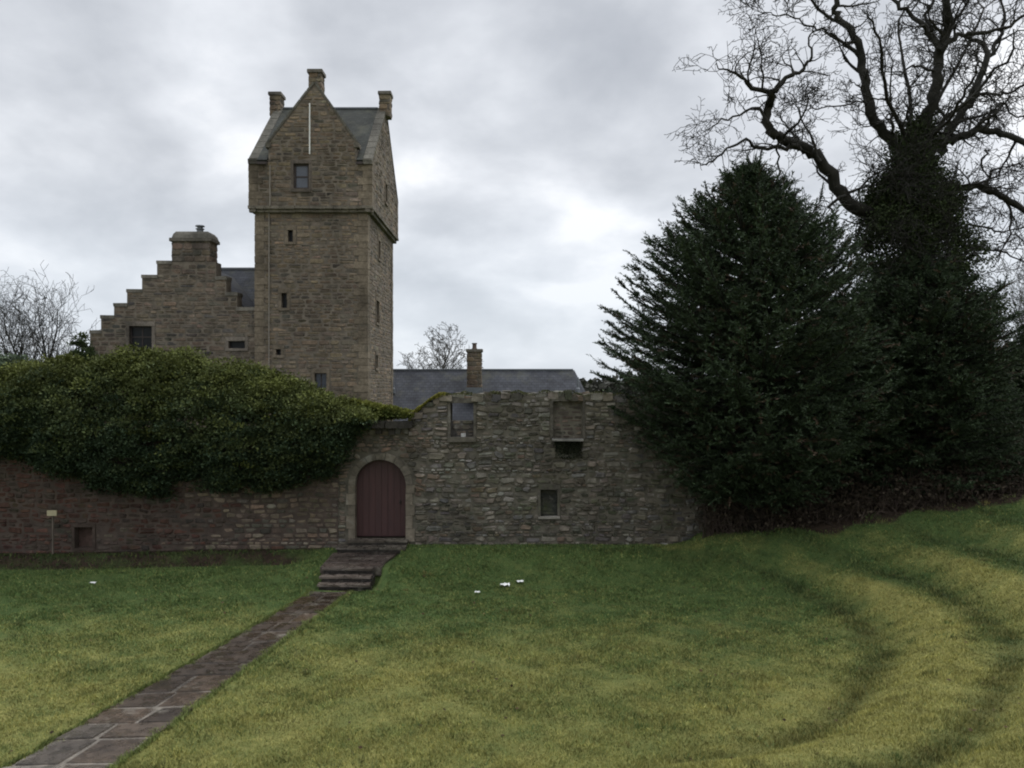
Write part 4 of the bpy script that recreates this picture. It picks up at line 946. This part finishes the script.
# ------------------------------------------------------------------ broadleaf masses
def mass(name, xs_, zt_, zb_, yc, fd, bd, n_cl, lf, col_top, col_low, seed, label, cat, size=0.1, crad=(0.22, 0.5), upbias=0.5, jz=0.12, stems=True, group=None):
    rg = np.random.default_rng(seed); x = rg.uniform(xs_[0], xs_[-1], n_cl)
    zt = np.interp(x, xs_, zt_); zb = np.interp(x, xs_, zb_); zc = (zt + zb) / 2; hh = (zt - zb) / 2
    th = rg.uniform(-0.35 * math.pi, 1.25 * math.pi, n_cl) if False else rg.uniform(-0.55 * math.pi, 1.0 * math.pi, n_cl)   # 0 = straight to the viewer, pi/2 = top
    rr = 1 - np.abs(rg.normal(size=n_cl)) * 0.16
    lump = 1 + 0.09 * np.sin(x * 1.7 + th * 2.0 + seed) + 0.10 * np.sin(x * 4.3 - th * 3) + 0.05 * np.sin(x * 9.3 + th * 7)
    cy = yc - np.cos(th) * np.where(np.cos(th) > 0, fd, bd) * rr * lump
    cz = zc + np.sin(th) * hh * rr * np.clip(lump, 0.8, 1.06)
    cr = rg.uniform(crad[0], crad[1], n_cl)
    k = rg.integers(0, n_cl, lf); v = rg.normal(size=(lf, 3)); v /= np.linalg.norm(v, axis=1, keepdims=True)
    v[:, 2] = np.where(v[:, 2] < -0.2, -v[:, 2], v[:, 2])
    rad = cr[k] * (rg.random(lf) ** 0.4)
    P = np.stack([x, cy, cz], -1)[k] + v * rad[:, None] * np.array([1.1, 1.0, 0.7])
    d = v + rg.normal(size=(lf, 3)) * 0.6; d[:, 2] += upbias * 0.3
    V = leaves(P, rg.uniform(0.7, 1.3, lf) * size, rg, up=upbias, asp=0.6, dirs=d)
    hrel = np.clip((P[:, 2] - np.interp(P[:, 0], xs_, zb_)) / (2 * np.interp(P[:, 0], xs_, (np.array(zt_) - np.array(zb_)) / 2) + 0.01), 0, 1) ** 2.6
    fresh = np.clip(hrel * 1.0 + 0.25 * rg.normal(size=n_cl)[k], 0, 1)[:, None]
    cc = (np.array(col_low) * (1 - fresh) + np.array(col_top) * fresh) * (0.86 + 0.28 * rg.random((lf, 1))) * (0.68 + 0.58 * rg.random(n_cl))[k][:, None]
    root = thing(name, (float(np.mean(xs_)), yc, float(min(zb_))), label, cat, group)
    np_mesh('foliage', V, 4, cc, M_leaf, root)
    if stems:
        tb = Tubes(); r2 = random.Random(seed)
        for _ in range(90):
            xx = r2.uniform(xs_[0] + 0.3, xs_[-1] - 0.3); zt1 = float(np.interp(xx, xs_, zt_)); zb1 = float(np.interp(xx, xs_, zb_)); zc1 = (zt1 + zb1) / 2
            p = Vector((xx, yc, zb1 + 0.3)); a = r2.uniform(-0.6, 1) * math.pi; q_ = Vector((xx + r2.uniform(-0.6, 0.6), yc - math.cos(a) * fd * 0.85, zc1 + math.sin(a) * (zt1 - zb1) / 2 * 0.85)); m_ = (p + q_) / 2 + Vector((r2.uniform(-.3, .3), r2.uniform(-.2, .2), 0.3))
            tb.add([p, m_, q_], [0.04, 0.025, 0.01], 5)
        tb.build('stems', M_bark, root)
    return root
us = [-90, 0, 40, 70, 100, 150, 200, 250, 290, 326, 340, 352, 362, 372]
vt = [382, 374, 366, 361, 355, 355, 361, 371, 385, 398, 403, 408, 413, 418]
vb = [470, 458, 474, 494, 498, 502, 500, 498, 494, 484, 472, 444, 428, 421]
xs_ = [X(u, 22) for u in us]
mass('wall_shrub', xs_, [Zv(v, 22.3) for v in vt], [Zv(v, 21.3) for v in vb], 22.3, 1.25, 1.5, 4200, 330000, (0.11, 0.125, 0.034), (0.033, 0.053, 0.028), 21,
     'huge dark evergreen shrub spilling over the reddish garden wall', 'shrub', size=0.075, crad=(0.16, 0.40))
mass('hillock_bush', [X(-60, 30), X(-10, 30), X(25, 30), X(42, 30)], [Zv(356, 30), Zv(357, 30), Zv(360, 30), Zv(366, 30)], [0.3] * 4, 30, 1.6, 1.6, 300, 22000, (0.10, 0.13, 0.08), (0.05, 0.07, 0.04), 22,
     'pale grey green bush behind the big shrub at the left edge', 'bush', size=0.12)
mass('young_evergreen', [X(72, 33), X(85, 33), X(97, 33)], [Zv(352, 33), Zv(328, 33), Zv(350, 33)], [0.5] * 3, 33, 0.6, 0.6, 160, 9000, (0.05, 0.07, 0.025), (0.03, 0.045, 0.02), 23,
     'small dark green bush at the foot of the crow stepped gable', 'bush', size=0.1, crad=(0.1, 0.25))
mass('door_creeper', [X(348, 22), X(372, 22), X(392, 22), X(412, 22)], [Zv(402, 22), Zv(406, 22), Zv(410, 22), Zv(415, 22)], [Zv(428, 22), Zv(421, 22), Zv(418, 22), Zv(418, 22)], 22.15, 0.28, 0.5, 420, 22000, (0.17, 0.18, 0.04), (0.07, 0.09, 0.025), 24,
     'yellow green creeper trailing over the ledge above the arched door', 'creeper', size=0.08, crad=(0.05, 0.12), stems=False)

# ------------------------------------------------------------------ bare trees
def grow(tb, p, d, r, ln, lv, rg, P):
    n_ = max(3, int(ln / P['seg'])); pts = [p.copy()]; rad = [r]; d = d.normalized()
    kids = []
    for i_ in range(n_):
        t_ = (i_ + 1) / n_
        d = (d + Vector((rg.gauss(0, 1), rg.gauss(0, 1), rg.gauss(0, 1))) * P['wig'] + Vector((0, 0, P['up'] * (1 if lv < 3 else 0.6)))).normalized()
        p = p + d * (ln / n_); pts.append(p.copy()); rr = max(P['rmin'], r * (1 - 0.75 * t_)); rad.append(rr)
        if lv < P['lv'] and t_ > 0.15: 
            if rg.random() < P['den'][lv] * (ln / n_): kids.append((p.copy(), d.copy(), rr, t_))
    tb.add(pts, rad, 5 if r > 0.05 else (4 if r > 0.02 else 3))
    for (q_, dd, rr, t_) in kids:
        a = Vector((rg.gauss(0, 1), rg.gauss(0, 1), rg.gauss(0, 1))); a = (a - dd * a.dot(dd)).normalized()
        nd = dd * rg.uniform(0.35, 0.9) + a * rg.uniform(0.6, 1.0)
        grow(tb, q_, nd, max(P['rmin'], rr * rg.uniform(0.45, 0.7)), ln * rg.uniform(0.4, 0.7) * (1.1 - 0.5 * t_), lv + 1, rg, P)
def bare_tree(base, h, seed, label, group, P, mat=M_bark_far, stems=1, spread=0.25, r0=None):
    rg = random.Random(seed); root = thing('bare_tree', base, label, 'tree', group); r0 = r0 or h * 0.022
    tk = Tubes(); cr = Tubes(); base = Vector(base)
    for s_ in range(stems):
        a = rg.uniform(0, 6.28); d = Vector((math.cos(a) * spread * rg.uniform(0.3, 1), math.sin(a) * spread * rg.uniform(0.3, 1), 1))
        p = base + Vector((0, 0, -0.2)); pts = [p.copy()]; rad = [r0]; n_ = 9
        for i_ in range(n_):
            d = (d + Vector((rg.gauss(0, 0.09), rg.gauss(0, 0.09), 0.05))).normalized(); p = p + d * h * 0.8 / n_; pts.append(p.copy()); rad.append(r0 * (1 - 0.85 * (i_ + 1) / n_))
            if i_ >= 2:
                for _ in range(2 + (i_ > 4)):
                    a = rg.uniform(0, 6.28); nd = d * 1.1 + Vector((math.cos(a), math.sin(a), rg.uniform(-0.1, 0.4))) * 0.9
                    grow(cr, p.copy(), nd, rad[-1] * 0.6, h * rg.uniform(0.22, 0.4) * (1.15 - i_ / 14), 1, rg, P)
        tk.add(pts, rad, 7)
    tk.build('trunk', mat, root); cr.build('crown', mat, root); return root
PF = dict(seg=0.35, wig=0.12, up=0.10, rmin=0.010, lv=3, den=[1, 2.6, 3.4, 2.6, 1])
bare_tree((X(44, 48), 48, 0), Zv(268, 48), 31, 'tall thin stemmed bare tree rising left of the crow stepped gable', 'bare trees beyond the castle', PF, mat=M_bark, stems=3, spread=0.3, r0=0.14)
bare_tree((X(15, 50), 50, 0), Zv(285, 50), 32, 'bare tree at the left edge of the photo, beside the tallest one there', 'bare trees beyond the castle', PF, mat=M_bark, stems=2, spread=0.35, r0=0.12)
bare_tree((X(70, 56), 56, 0), Zv(322, 56), 33, 'shorter bare tree close against the lowest crow steps', 'bare trees beyond the castle', PF, stems=2, spread=0.4, r0=0.1)
bare_tree((X(-25, 52), 52, 0), Zv(262, 52), 34, 'bare tree standing half outside the left edge', 'bare trees beyond the castle', PF, stems=1, spread=0.4, r0=0.13)
PG = dict(seg=0.6, wig=0.2, up=0.04, rmin=0.022, lv=4, den=[1, 3.0, 3.2, 2.6, 1])
bare_tree((X(437, 95), 95, -1), Zv(316, 95) + 1, 35, 'round headed bare tree beyond the slate roof, left of its chimney', 'bare trees beyond the castle', PG, spread=0.1, r0=0.25)
bare_tree((X(408, 100), 100, -1), Zv(343, 100) + 1, 36, 'low bare tree showing between the tower and the round headed one', 'bare trees beyond the castle', PG, spread=0.3, stems=2, r0=0.2)
bare_tree((X(458, 104), 104, -1), Zv(346, 104) + 1, 37, 'low bare tree directly behind the chimney of the slate roofed range', 'bare trees beyond the castle', PG, spread=0.3, stems=2, r0=0.2)
bare_tree((X(1030, 46), 46, 0.5), Zv(258, 46), 38, 'distant bare tree at the right edge beyond the evergreens', 'bare trees beyond the castle', PF, stems=3, spread=0.4, r0=0.14)
bare_tree((X(1000, 60), 60, 0.5), Zv(300, 60), 39, 'farther bare tree seen low behind the ivy clad tree', 'bare trees beyond the castle', PF, stems=2, spread=0.4, r0=0.14)

# ------------------------------------------------------------------ the great bare tree, ivy clad
YT = 24.0
bt = thing('ivy_clad_tree', (X(925, YT), YT, 0.9), 'huge gnarled bare tree with an ivy wrapped trunk above the evergreens', 'tree')
rg_ = random.Random(77); tk = Tubes(); cr = Tubes()
def limb(px_, r0, r1, dy=0.0, y0=0.0, den=2.2, tw=True, fine=True):
    """px_: a limb's course; dy: how far it leans towards (-) or away (+) over its length"""
    n_ = len(px_); pts = []; dep = y0
    for i_, (u, v) in enumerate(px_):
        Y = YT + y0 + dy * i_ / max(1, n_ - 1) + (rg_.uniform(-0.15, 0.15) if i_ else 0); pts.append(W(u, v, Y))
    # refine with gnarls
    P2 = []; 
    for i_ in range(n_ - 1):
        a, b_ = pts[i_], pts[i_ + 1]
        p0 = pts[max(0, i_ - 1)]; p3 = pts[min(n_ - 1, i_ + 2)]
        for k in range(4):
            t_ = k / 4; q_ = 0.5 * ((2 * a) + (-p0 + b_) * t_ + (2 * p0 - 5 * a + 4 * b_ - p3) * t_ * t_ + (-p0 + 3 * a - 3 * b_ + p3) * t_ ** 3)
            P2.append(q_ + Vector((rg_.gauss(0, 1), rg_.gauss(0, 1), rg_.gauss(0, 1))) * 0.036)
    P2.append(pts[-1]); m_ = len(P2); rad = [(r0 + (r1 - r0) * (i_ / (m_ - 1)) ** 0.8) * 0.86 for i_ in range(m_)]
    rad = [r_ * rg_.uniform(0.9, 1.12) for r_ in rad]
    (tk if r0 > 0.12 else cr).add(P2, rad, 9 if r0 > 0.12 else 6)
    if tw:
        for i_ in range(2, m_):
            seg = (P2[i_] - P2[i_ - 1]).length; dd = (P2[i_] - P2[i_ - 1]).normalized()
            k = den * 1.3 * seg; cnt = int(k) + (rg_.random() < k - int(k))
            for _ in range(cnt):
                a = Vector((rg_.gauss(0, 1), rg_.gauss(0, 1), rg_.gauss(0, 1) + 0.15)); a = (a - dd * a.dot(dd)).normalized()
                big = rg_.random() < 0.3
                grow(cr, P2[i_].copy(), dd * rg_.uniform(0.2, 0.9) + a, min(rad[i_] * 0.5, 0.055 if big else 0.025), rg_.uniform(1.0, 1.75) if big else rg_.uniform(0.45, 1.0), 1 if big else 2, rg_, PB)
    return P2
PB = dict(seg=0.12, wig=0.21, up=0.035, rmin=0.008, lv=4, den=[1, 4.4, 6.5, 6.5, 2])
limb([(930, 540), (925, 450), (922, 340), (918, 250), (915, 190), (914, 150)], 0.62, 0.42, tw=False)
limb([(905, 235), (879, 219), (857, 208), (842, 193), (820, 160), (806, 148), (784, 140), (769, 126), (768, 106), (773, 91)], 0.26, 0.12, dy=-1.2)
limb([(773, 91), (751, 87), (737, 73), (724, 70), (715, 65)], 0.09, 0.012, dy=-0.3, y0=-1.2, den=3)
limb([(773, 91), (788, 78), (802, 69), (811, 58), (809, 40), (816, 22)], 0.10, 0.015, dy=0.4, y0=-1.2, den=3)
limb([(800, 148), (780, 146), (758, 148), (747, 139), (726, 150), (714, 160), (704, 165), (696, 163)], 0.08, 0.012, dy=-0.9, y0=-1, den=3)
limb([(769, 124), (758, 109), (733, 117), (714, 126), (702, 133)], 0.06, 0.01, dy=0.6, y0=-1.2, den=3)
limb([(778, 142), (779, 165), (777, 190), (782, 205)], 0.04, 0.012, dy=0.1, y0=-1.0, den=2)
limb([(822, 162), (806, 128), (797, 105), (790, 92)], 0.05, 0.012, dy=0.4, y0=-0.9, den=3)
limb([(845, 196), (832, 206), (835, 222), (826, 235)], 0.06, 0.015, dy=-0.4, y0=-0.8)
limb([(905, 150), (879, 126), (870, 106), (862, 73), (859, 47), (846, 27), (835, 15), (837, 0), (828, -25), (835, -60)], 0.20, 0.06, dy=0.5)
limb([(862, 60), (852, 50), (838, 38), (822, 30), (800, 22), (775, 14), (757, 16)], 0.08, 0.012, dy=-0.7, y0=0.3, den=3)
limb([(868, 100), (850, 104), (820, 108), (800, 104)], 0.04, 0.01, dy=0.6, y0=0.1, den=3)
limb([(846, 27), (818, 8), (795, -12), (770, -20)], 0.07, 0.02, dy=0.5, y0=0.4, den=3)
limb([(895, 137), (893, 118), (888, 95), (893, 70), (886, 48)], 0.06, 0.012, dy=-0.7, den=3)
limb([(915, 150), (921, 131), (930, 106), (939, 73), (941, 51), (948, 25), (946, 0), (955, -30), (950, -70)], 0.24, 0.09, dy=-0.6)
limb([(940, 52), (930, 33), (915, 18), (897, 4), (885, -20)], 0.12, 0.05, dy=0.8, y0=-0.3, den=2.5)
limb([(941, 50), (959, 36), (981, 33), (1010, 25), (1027, 13), (1050, 5)], 0.10, 0.03, dy=-0.8, y0=-0.4, den=2.6)
limb([(930, 33), (928, 15), (935, -5), (930, -40)], 0.08, 0.03, dy=0.3, y0=0.1, den=2.5)
limb([(939, 73), (915, 66), (897, 76), (880, 60)], 0.05, 0.012, dy=-0.8, y0=-0.2, den=3)
limb([(918, 160), (944, 135), (963, 113), (977, 84), (988, 58), (978, 42), (965, 38)], 0.19, 0.06, dy=0.9)
limb([(986, 62), (998, 40), (1003, 15), (995, -15)], 0.09, 0.03, dy=0.3, y0=0.8, den=3)
limb([(940, 150), (952, 139), (974, 131), (995, 131), (1025, 142), (1060, 160)], 0.17, 0.08, dy=-0.9)
limb([(968, 108), (985, 92), (1004, 96), (1025, 84), (1050, 80)], 0.07, 0.03, dy=-0.5, y0=0.4, den=3)
limb([(985, 132), (990, 112), (1005, 104), (1018, 118), (1035, 112)], 0.06, 0.02, dy=0.5, y0=-0.5, den=3)
limb([(935, 190), (948, 186), (985, 188), (1006, 197), (1025, 210), (1060, 225)], 0.15, 0.08, dy=-0.5)
limb([(950, 228), (975, 226), (1005, 230), (1040, 226)], 0.05, 0.02, dy=0.3, y0=-0.2, den=2.5)
limb([(955, 240), (975, 248), (1005, 252), (1035, 268)], 0.06, 0.02, dy=-0.5, den=2.5)
limb([(1006, 197), (1012, 222), (1003, 245), (998, 262)], 0.05, 0.015, dy=-0.2, y0=-0.4, den=3)
limb([(985, 188), (992, 172), (1008, 165), (1030, 168)], 0.05, 0.02, dy=0.4, y0=-0.3, den=3)
limb([(985, 150), (980, 165), (990, 182), (978, 196)], 0.04, 0.012, dy=0.3, y0=-0.3, den=3)
# limbs that lean to the viewer and away, filling the crown in depth
for k, (u1, v1, dy_) in enumerate([(880, 40, -3), (965, 90, -3.5), (900, 20, 3.5), (980, 20, 3.5), (1010, 60, -2.5)]):
    um, vm_ = (915 + u1) / 2 + rg_.uniform(-12, 12), (150 + v1) / 2 + rg_.uniform(-8, 8); limb([(914, 155), (um, vm_), (u1, v1), (u1 + rg_.uniform(-25, 25), v1 - 30)], 0.085, 0.02, dy=dy_, den=2.2)
# long fine shoots hanging and crossing round the ivied trunk
for _ in range(150):
    v = rg_.uniform(150, 330); u = 915 + rg_.uniform(-1, 1) * (22 + (v - 150) * 0.28); a = rg_.uniform(0, 6.28)
    grow(cr, W(u, v, YT - rg_.uniform(0.2, 1.3)), Vector((math.cos(a), -abs(math.sin(a)), rg_.uniform(-0.6, 0.8))), 0.014, rg_.uniform(0.8, 1.8), 3, rg_, PB)
tk.build('trunk', M_bark, bt); cr.build('branches', M_bark, bt)
def ivy(root, profile, n_, seed):
    rg = np.random.default_rng(seed); v = rg.uniform(profile[0][0], profile[-1][0], n_ // 60)
    uc = np.interp(v, [p[0] for p in profile], [p[1] for p in profile]); hw_ = np.interp(v, [p[0] for p in profile], [p[2] for p in profile])
    a = rg.uniform(0, 2 * math.pi, len(v)); lump = 1 + 0.22 * np.sin(v * 0.11 + a * 2) + 0.12 * rg.normal(size=len(v))
    rad = hw_ / F * YT * lump * rg.uniform(0.75, 1.0, len(v))
    c = np.stack([X(uc, YT) + np.cos(a) * rad, YT + np.sin(a) * rad * 0.8, Zv(v, YT)], -1)
    k = rg.integers(0, len(v), n_); vv = rg.normal(size=(n_, 3)) * rg.uniform(0.1, 0.24, len(v))[k][:, None]; P = c[k] + vv
    d = vv + rg.normal(size=(n_, 3)) * 0.1; d[:, 2] -= 0.1
    V = leaves(P, rg.uniform(0.05, 0.095, n_), rg, up=0.3, asp=0.75, dirs=d)
    col_ = np.array([0.045, 0.062, 0.026]) * rg.uniform(0.5, 1.5, (n_, 1)); np_mesh('ivy', V, 4, col_, M_leaf, root)
ivy(bt, [(125, 922, 5), (145, 913, 12), (170, 914, 19), (195, 914, 33), (215, 914, 44), (240, 914, 48), (280, 919, 53), (330, 922, 60), (400, 925, 70), (480, 928, 70)], 150000, 41)
ivy(bt, [(182, 880, 4), (200, 879, 9), (225, 878, 20)], 5000, 42)

# ------------------------------------------------------------------ conifers
def conifer(base, prof, seed, label, nl=300, y_sq=1.0, lean=(0, 0), col=(0.034, 0.052, 0.026), elev=(0.0, 0.75), leaf=0.082, dens=1.0, fill=1500, kind='yew_tree', group=None):
    """prof: list of (height above base, radius)"""
    rg = np.random.default_rng(seed); r2 = random.Random(seed); base = Vector(base)
    root = thing(kind, base, label, 'tree', group); H_ = prof[-1][0]; hs_ = [p[0] for p in prof]; rs = [p[1] for p in prof]
    tk = Tubes(); n_ = 10; tk.add([base + Vector((lean[0] * (i_ / n_), lean[1] * i_ / n_, -0.3 + (H_ + 0.1) * i_ / n_)) for i_ in range(n_ + 1)], [0.3 * (1 - 0.93 * i_ / n_) for i_ in range(n_ + 1)], 8)
    Bp, Bd, Bl = [], [], []; lt = Tubes()
    for k in range(nl):
        hz_ = hs_[0] + (H_ - hs_[0]) * ((k + r2.random()) / nl) ** 0.92; Rm = float(np.interp(hz_, hs_, rs)) * r2.uniform(0.70, 1.08)
        if Rm < 0.15: Rm = 0.15
        a = r2.uniform(0, 2 * math.pi); fr_ = hz_ / H_; Rm *= 1 - 0.16 * max(0, math.cos(a)) * fr_; el = elev[0] + (elev[1] - elev[0]) * fr_ + r2.uniform(-0.12, 0.22)
        dirh = Vector((math.cos(a), math.sin(a) * y_sq, 0)); h0 = max(0.3, hz_ - math.sin(el) * Rm * 0.7)
        p = base + Vector((lean[0] * h0 / H_, lean[1] * h0 / H_, h0)); m_ = 9; pts = [p.copy()]; el_i = el
        for i_ in range(m_):
            t_ = (i_ + 1) / m_; e2 = el * 0.8 + 0.35 * t_ * t_; step = Rm / m_ / max(0.5, math.cos(e2))
            p = p + (dirh * math.cos(e2) + Vector((0, 0, math.sin(e2)))).normalized() * step + Vector((r2.gauss(0, .02), r2.gauss(0, .02), r2.gauss(0, .02))); pts.append(p.copy())
        lt.add(pts, [max(0.008, 0.05 * (1 - 0.85 * i_ / m_)) for i_ in range(m_ + 1)], 4)
        nb_ = int((6 + Rm * 10) * dens)
        for _ in range(nb_):
            t_ = r2.uniform(0.15, 1.0) ** 0.75; i0 = min(m_ - 1, int(t_ * m_)); fr2 = t_ * m_ - i0; q_ = pts[i0].lerp(pts[i0 + 1], min(1, fr2)); dd = (pts[i0 + 1] - pts[i0]).normalized()
            sg = r2.choice((-1, 1)); sdv = dd.cross(Vector((0, 0, 1))).normalized() * sg; d2 = (dd * r2.uniform(0.5, 1.3) + sdv * r2.uniform(0.25, 1.0) + Vector((0, 0, r2.uniform(-0.25, 0.45)))).normalized()
            Bp.append(q_); Bd.append(d2); Bl.append(r2.uniform(0.25, 0.75) * (1.2 - 0.62 * t_) * min(1, 0.45 + Rm / 3))
        Bp.append(pts[-2]); Bd.append((pts[-1] - pts[-2]).normalized()); Bl.append(0.42)
    for _ in range(fill):                  # inner sprays that close the crown between the boughs
        hz_ = hs_[0] + (H_ * 0.97 - hs_[0]) * r2.random() ** 1.1; Rm = float(np.interp(hz_, hs_, rs)) * r2.uniform(0.35, 0.93); a = r2.uniform(0, 6.283); Rm *= 1 + 0.12 * math.sin(a * 3 + hz_ * 2.2)
        q_ = base + Vector((lean[0] * hz_ / H_ + math.cos(a) * Rm * 0.93, lean[1] * hz_ / H_ + math.sin(a) * Rm * 0.93 * y_sq, hz_)); a2 = a + r2.gauss(0, 0.7)
        Bp.append(q_); Bd.append(Vector((math.cos(a2), math.sin(a2), r2.uniform(-0.35, 0.7))).normalized()); Bl.append(r2.uniform(0.25, 0.55) * min(1, 0.3 + Rm))
    Bp = np.array(Bp); Bd = np.array(Bd); Bl = np.array(Bl); nB = len(Bp); kk = 26
    t_ = (np.arange(kk)[None] + rg.random((nB, kk))) / kk; base_p = Bp[:, None] + Bd[:, None] * (Bl[:, None] * t_)[..., None]; base_p[..., 2] -= 0.12 * (t_ ** 2) * Bl[:, None]
    dl = Bd[:, None] * 0.9 + rg.normal(size=(nB, kk, 3)) * 0.42
    V = leaves(base_p.reshape(-1, 3), rg.uniform(0.6, 1.25, nB * kk) * leaf, rg, up=0.5, asp=0.30, dirs=dl.reshape(-1, 3))
    cc = np.array(col) * (0.55 + 0.9 * rg.random((nB, 1))); br_ = rg.random(nB) < 0.06; cc[br_] = np.array([0.06, 0.042, 0.028]) * (0.6 + 0.8 * rg.random((int(br_.sum()), 1))); cc = np.repeat(cc, kk, 0) * rg.uniform(0.7, 1.35, (nB * kk, 1))
    for _ in range(26):                    # young shoots round the leader
        a = r2.uniform(0, 6.28); q_ = base + Vector((lean[0], lean[1], H_ - r2.uniform(0.0, 1.0))); Bd2 = Vector((math.cos(a) * 0.35, math.sin(a) * 0.35, 1)).normalized(); lt.add([q_, q_ + Bd2 * 0.45], [0.012, 0.004], 4)
    tk.build('trunk', M_bark, root); lt.build('branches', M_bark, root); np_mesh('foliage', V, 4, cc, M_needle, root)
    return root, nB * kk
Yc = 21.6; zb0 = 0.35
def pr(rows, Y, z0): return sorted([(Zv(v, Y) - z0, r_ / F * Y) for v, r_ in rows])
conifer((X(752, Yc), Yc, zb0), pr([(166, 2), (182, 14), (205, 46), (238, 82), (285, 116), (345, 138), (395, 148), (430, 134), (465, 106), (500, 62)], Yc, zb0), 51,
        'big dark evergreen with feathery upswept edges at the end of the ruined wall', nl=640, elev=(-0.08, 0.62), fill=6500, group='dark evergreens on the bank')
Y2 = 22.6
conifer((X(925, Y2), Y2, 0.9), pr([(262, 6), (285, 45), (310, 78), (350, 98), (400, 108), (450, 100), (490, 85)], Y2, 0.9), 52,
        'broad low evergreen wrapped round the foot of the ivy clad tree', nl=380, elev=(-0.15, 0.3), group='dark evergreens on the bank')
conifer((X(842, 23.5), 23.5, 0.7), pr([(300, 5), (318, 24), (350, 50), (390, 80), (450, 90), (500, 80)], 23.5, 0.7), 53,
        'lesser evergreen filling the gap between the two larger evergreens', nl=240, elev=(-0.05, 0.5), group='dark evergreens on the bank')
conifer((X(1035, 25), 25, 1.3), pr([(330, 5), (350, 20), (390, 35), (440, 55), (490, 60)], 25, 1.3), 54,
        'evergreen half cut off by the right edge', nl=150, elev=(-0.1, 0.4), group='dark evergreens on the bank')

# ------------------------------------------------------------------ bramble undergrowth on the bank
rb = random.Random(91); tb = Tubes(); LP = []
for _ in range(2600):
    x = rb.uniform(4.9, 17); y = rb.uniform(20.7, 24.5); y = max(y, 21.5 - 0.55 * max(0, x - 4.9)); z = float(H(x, y)); h = rb.uniform(0.5, 2.2) * (0.35 + 0.65 * min(1, (y - 20.8) / 1.5)); a = rb.uniform(0, 6.28); s_ = rb.uniform(0.2, 0.9)
    p0 = Vector((x, y, z - 0.05)); p1 = p0 + Vector((math.cos(a) * s_ * 0.4, math.sin(a) * s_ * 0.4, h * 0.7)); p2 = p0 + Vector((math.cos(a) * s_, math.sin(a) * s_, h * rb.uniform(0.5, 1.0)))
    tb.add([p0, p0.lerp(p1, 0.5) + Vector((rb.gauss(0, .05), rb.gauss(0, .05), 0)), p1, p2], [0.010, 0.009, 0.007, 0.004], 3)
    for k in range(9): q_ = p1.lerp(p2, rb.uniform(-1.0, 1)); LP.append(q_ + Vector((rb.gauss(0, .1), rb.gauss(0, .1), rb.gauss(0, .1))))
ug = tb.build('undergrowth', M_bramble); tag(ug, 'tangle of brown bramble stems under the dark evergreens', 'undergrowth', kind='stuff')
rg = np.random.default_rng(92); LP = np.array([tuple(p) for p in LP]); n = len(LP)
o = np_mesh('undergrowth_leaves', leaves(LP, rg.uniform(0.06, 0.12, n), rg, asp=0.6), 4, np.array([0.05, 0.04, 0.028]) * rg.uniform(0.4, 1.4, (n, 1)), M_leaf); tag(o, 'dark withered leaves caught in the bramble tangle', 'undergrowth', kind='stuff')
# dense old hedge closing the view behind the trees
rg = np.random.default_rng(93); n = 90000
hx = rg.uniform(5.4, 22, n); hy = rg.uniform(25, 27, n); hz_ = H(hx, hy) + rg.random(n) * (2.9 + 0.4 * np.sin(hx * 1.3))
o = np_mesh('hedge', leaves(np.stack([hx, hy, hz_], -1), rg.uniform(0.12, 0.22, n), rg, asp=0.6), 4, np.array([0.022, 0.028, 0.014]) * rg.uniform(0.4, 1.4, (n, 1)), M_leaf, loc=(13, 26, 0)); tag(o, 'dark overgrown hedge closing the view behind the evergreens', 'hedge')
rg = np.random.default_rng(95); n = 40000; wx = rg.uniform(-160, 200, n); wy = rg.uniform(125, 140, n); wz = rg.random(n) ** 0.8 * (4.2 + 0.9 * np.sin(wx * 0.11) + 0.6 * np.sin(wx * 0.37))
o = np_mesh('distant_woods', leaves(np.stack([wx, wy, wz], -1), rg.uniform(0.8, 1.6, n), rg, asp=0.6), 4, np.array([0.05, 0.05, 0.04]) * rg.uniform(0.6, 1.4, (n, 1)), M_leaf); tag(o, 'far line of low woods along the horizon', 'woods', kind='stuff')
print('objects', len(bpy.data.objects), 'polys', sum(len(m_.polygons) for m_ in bpy.data.meshes))
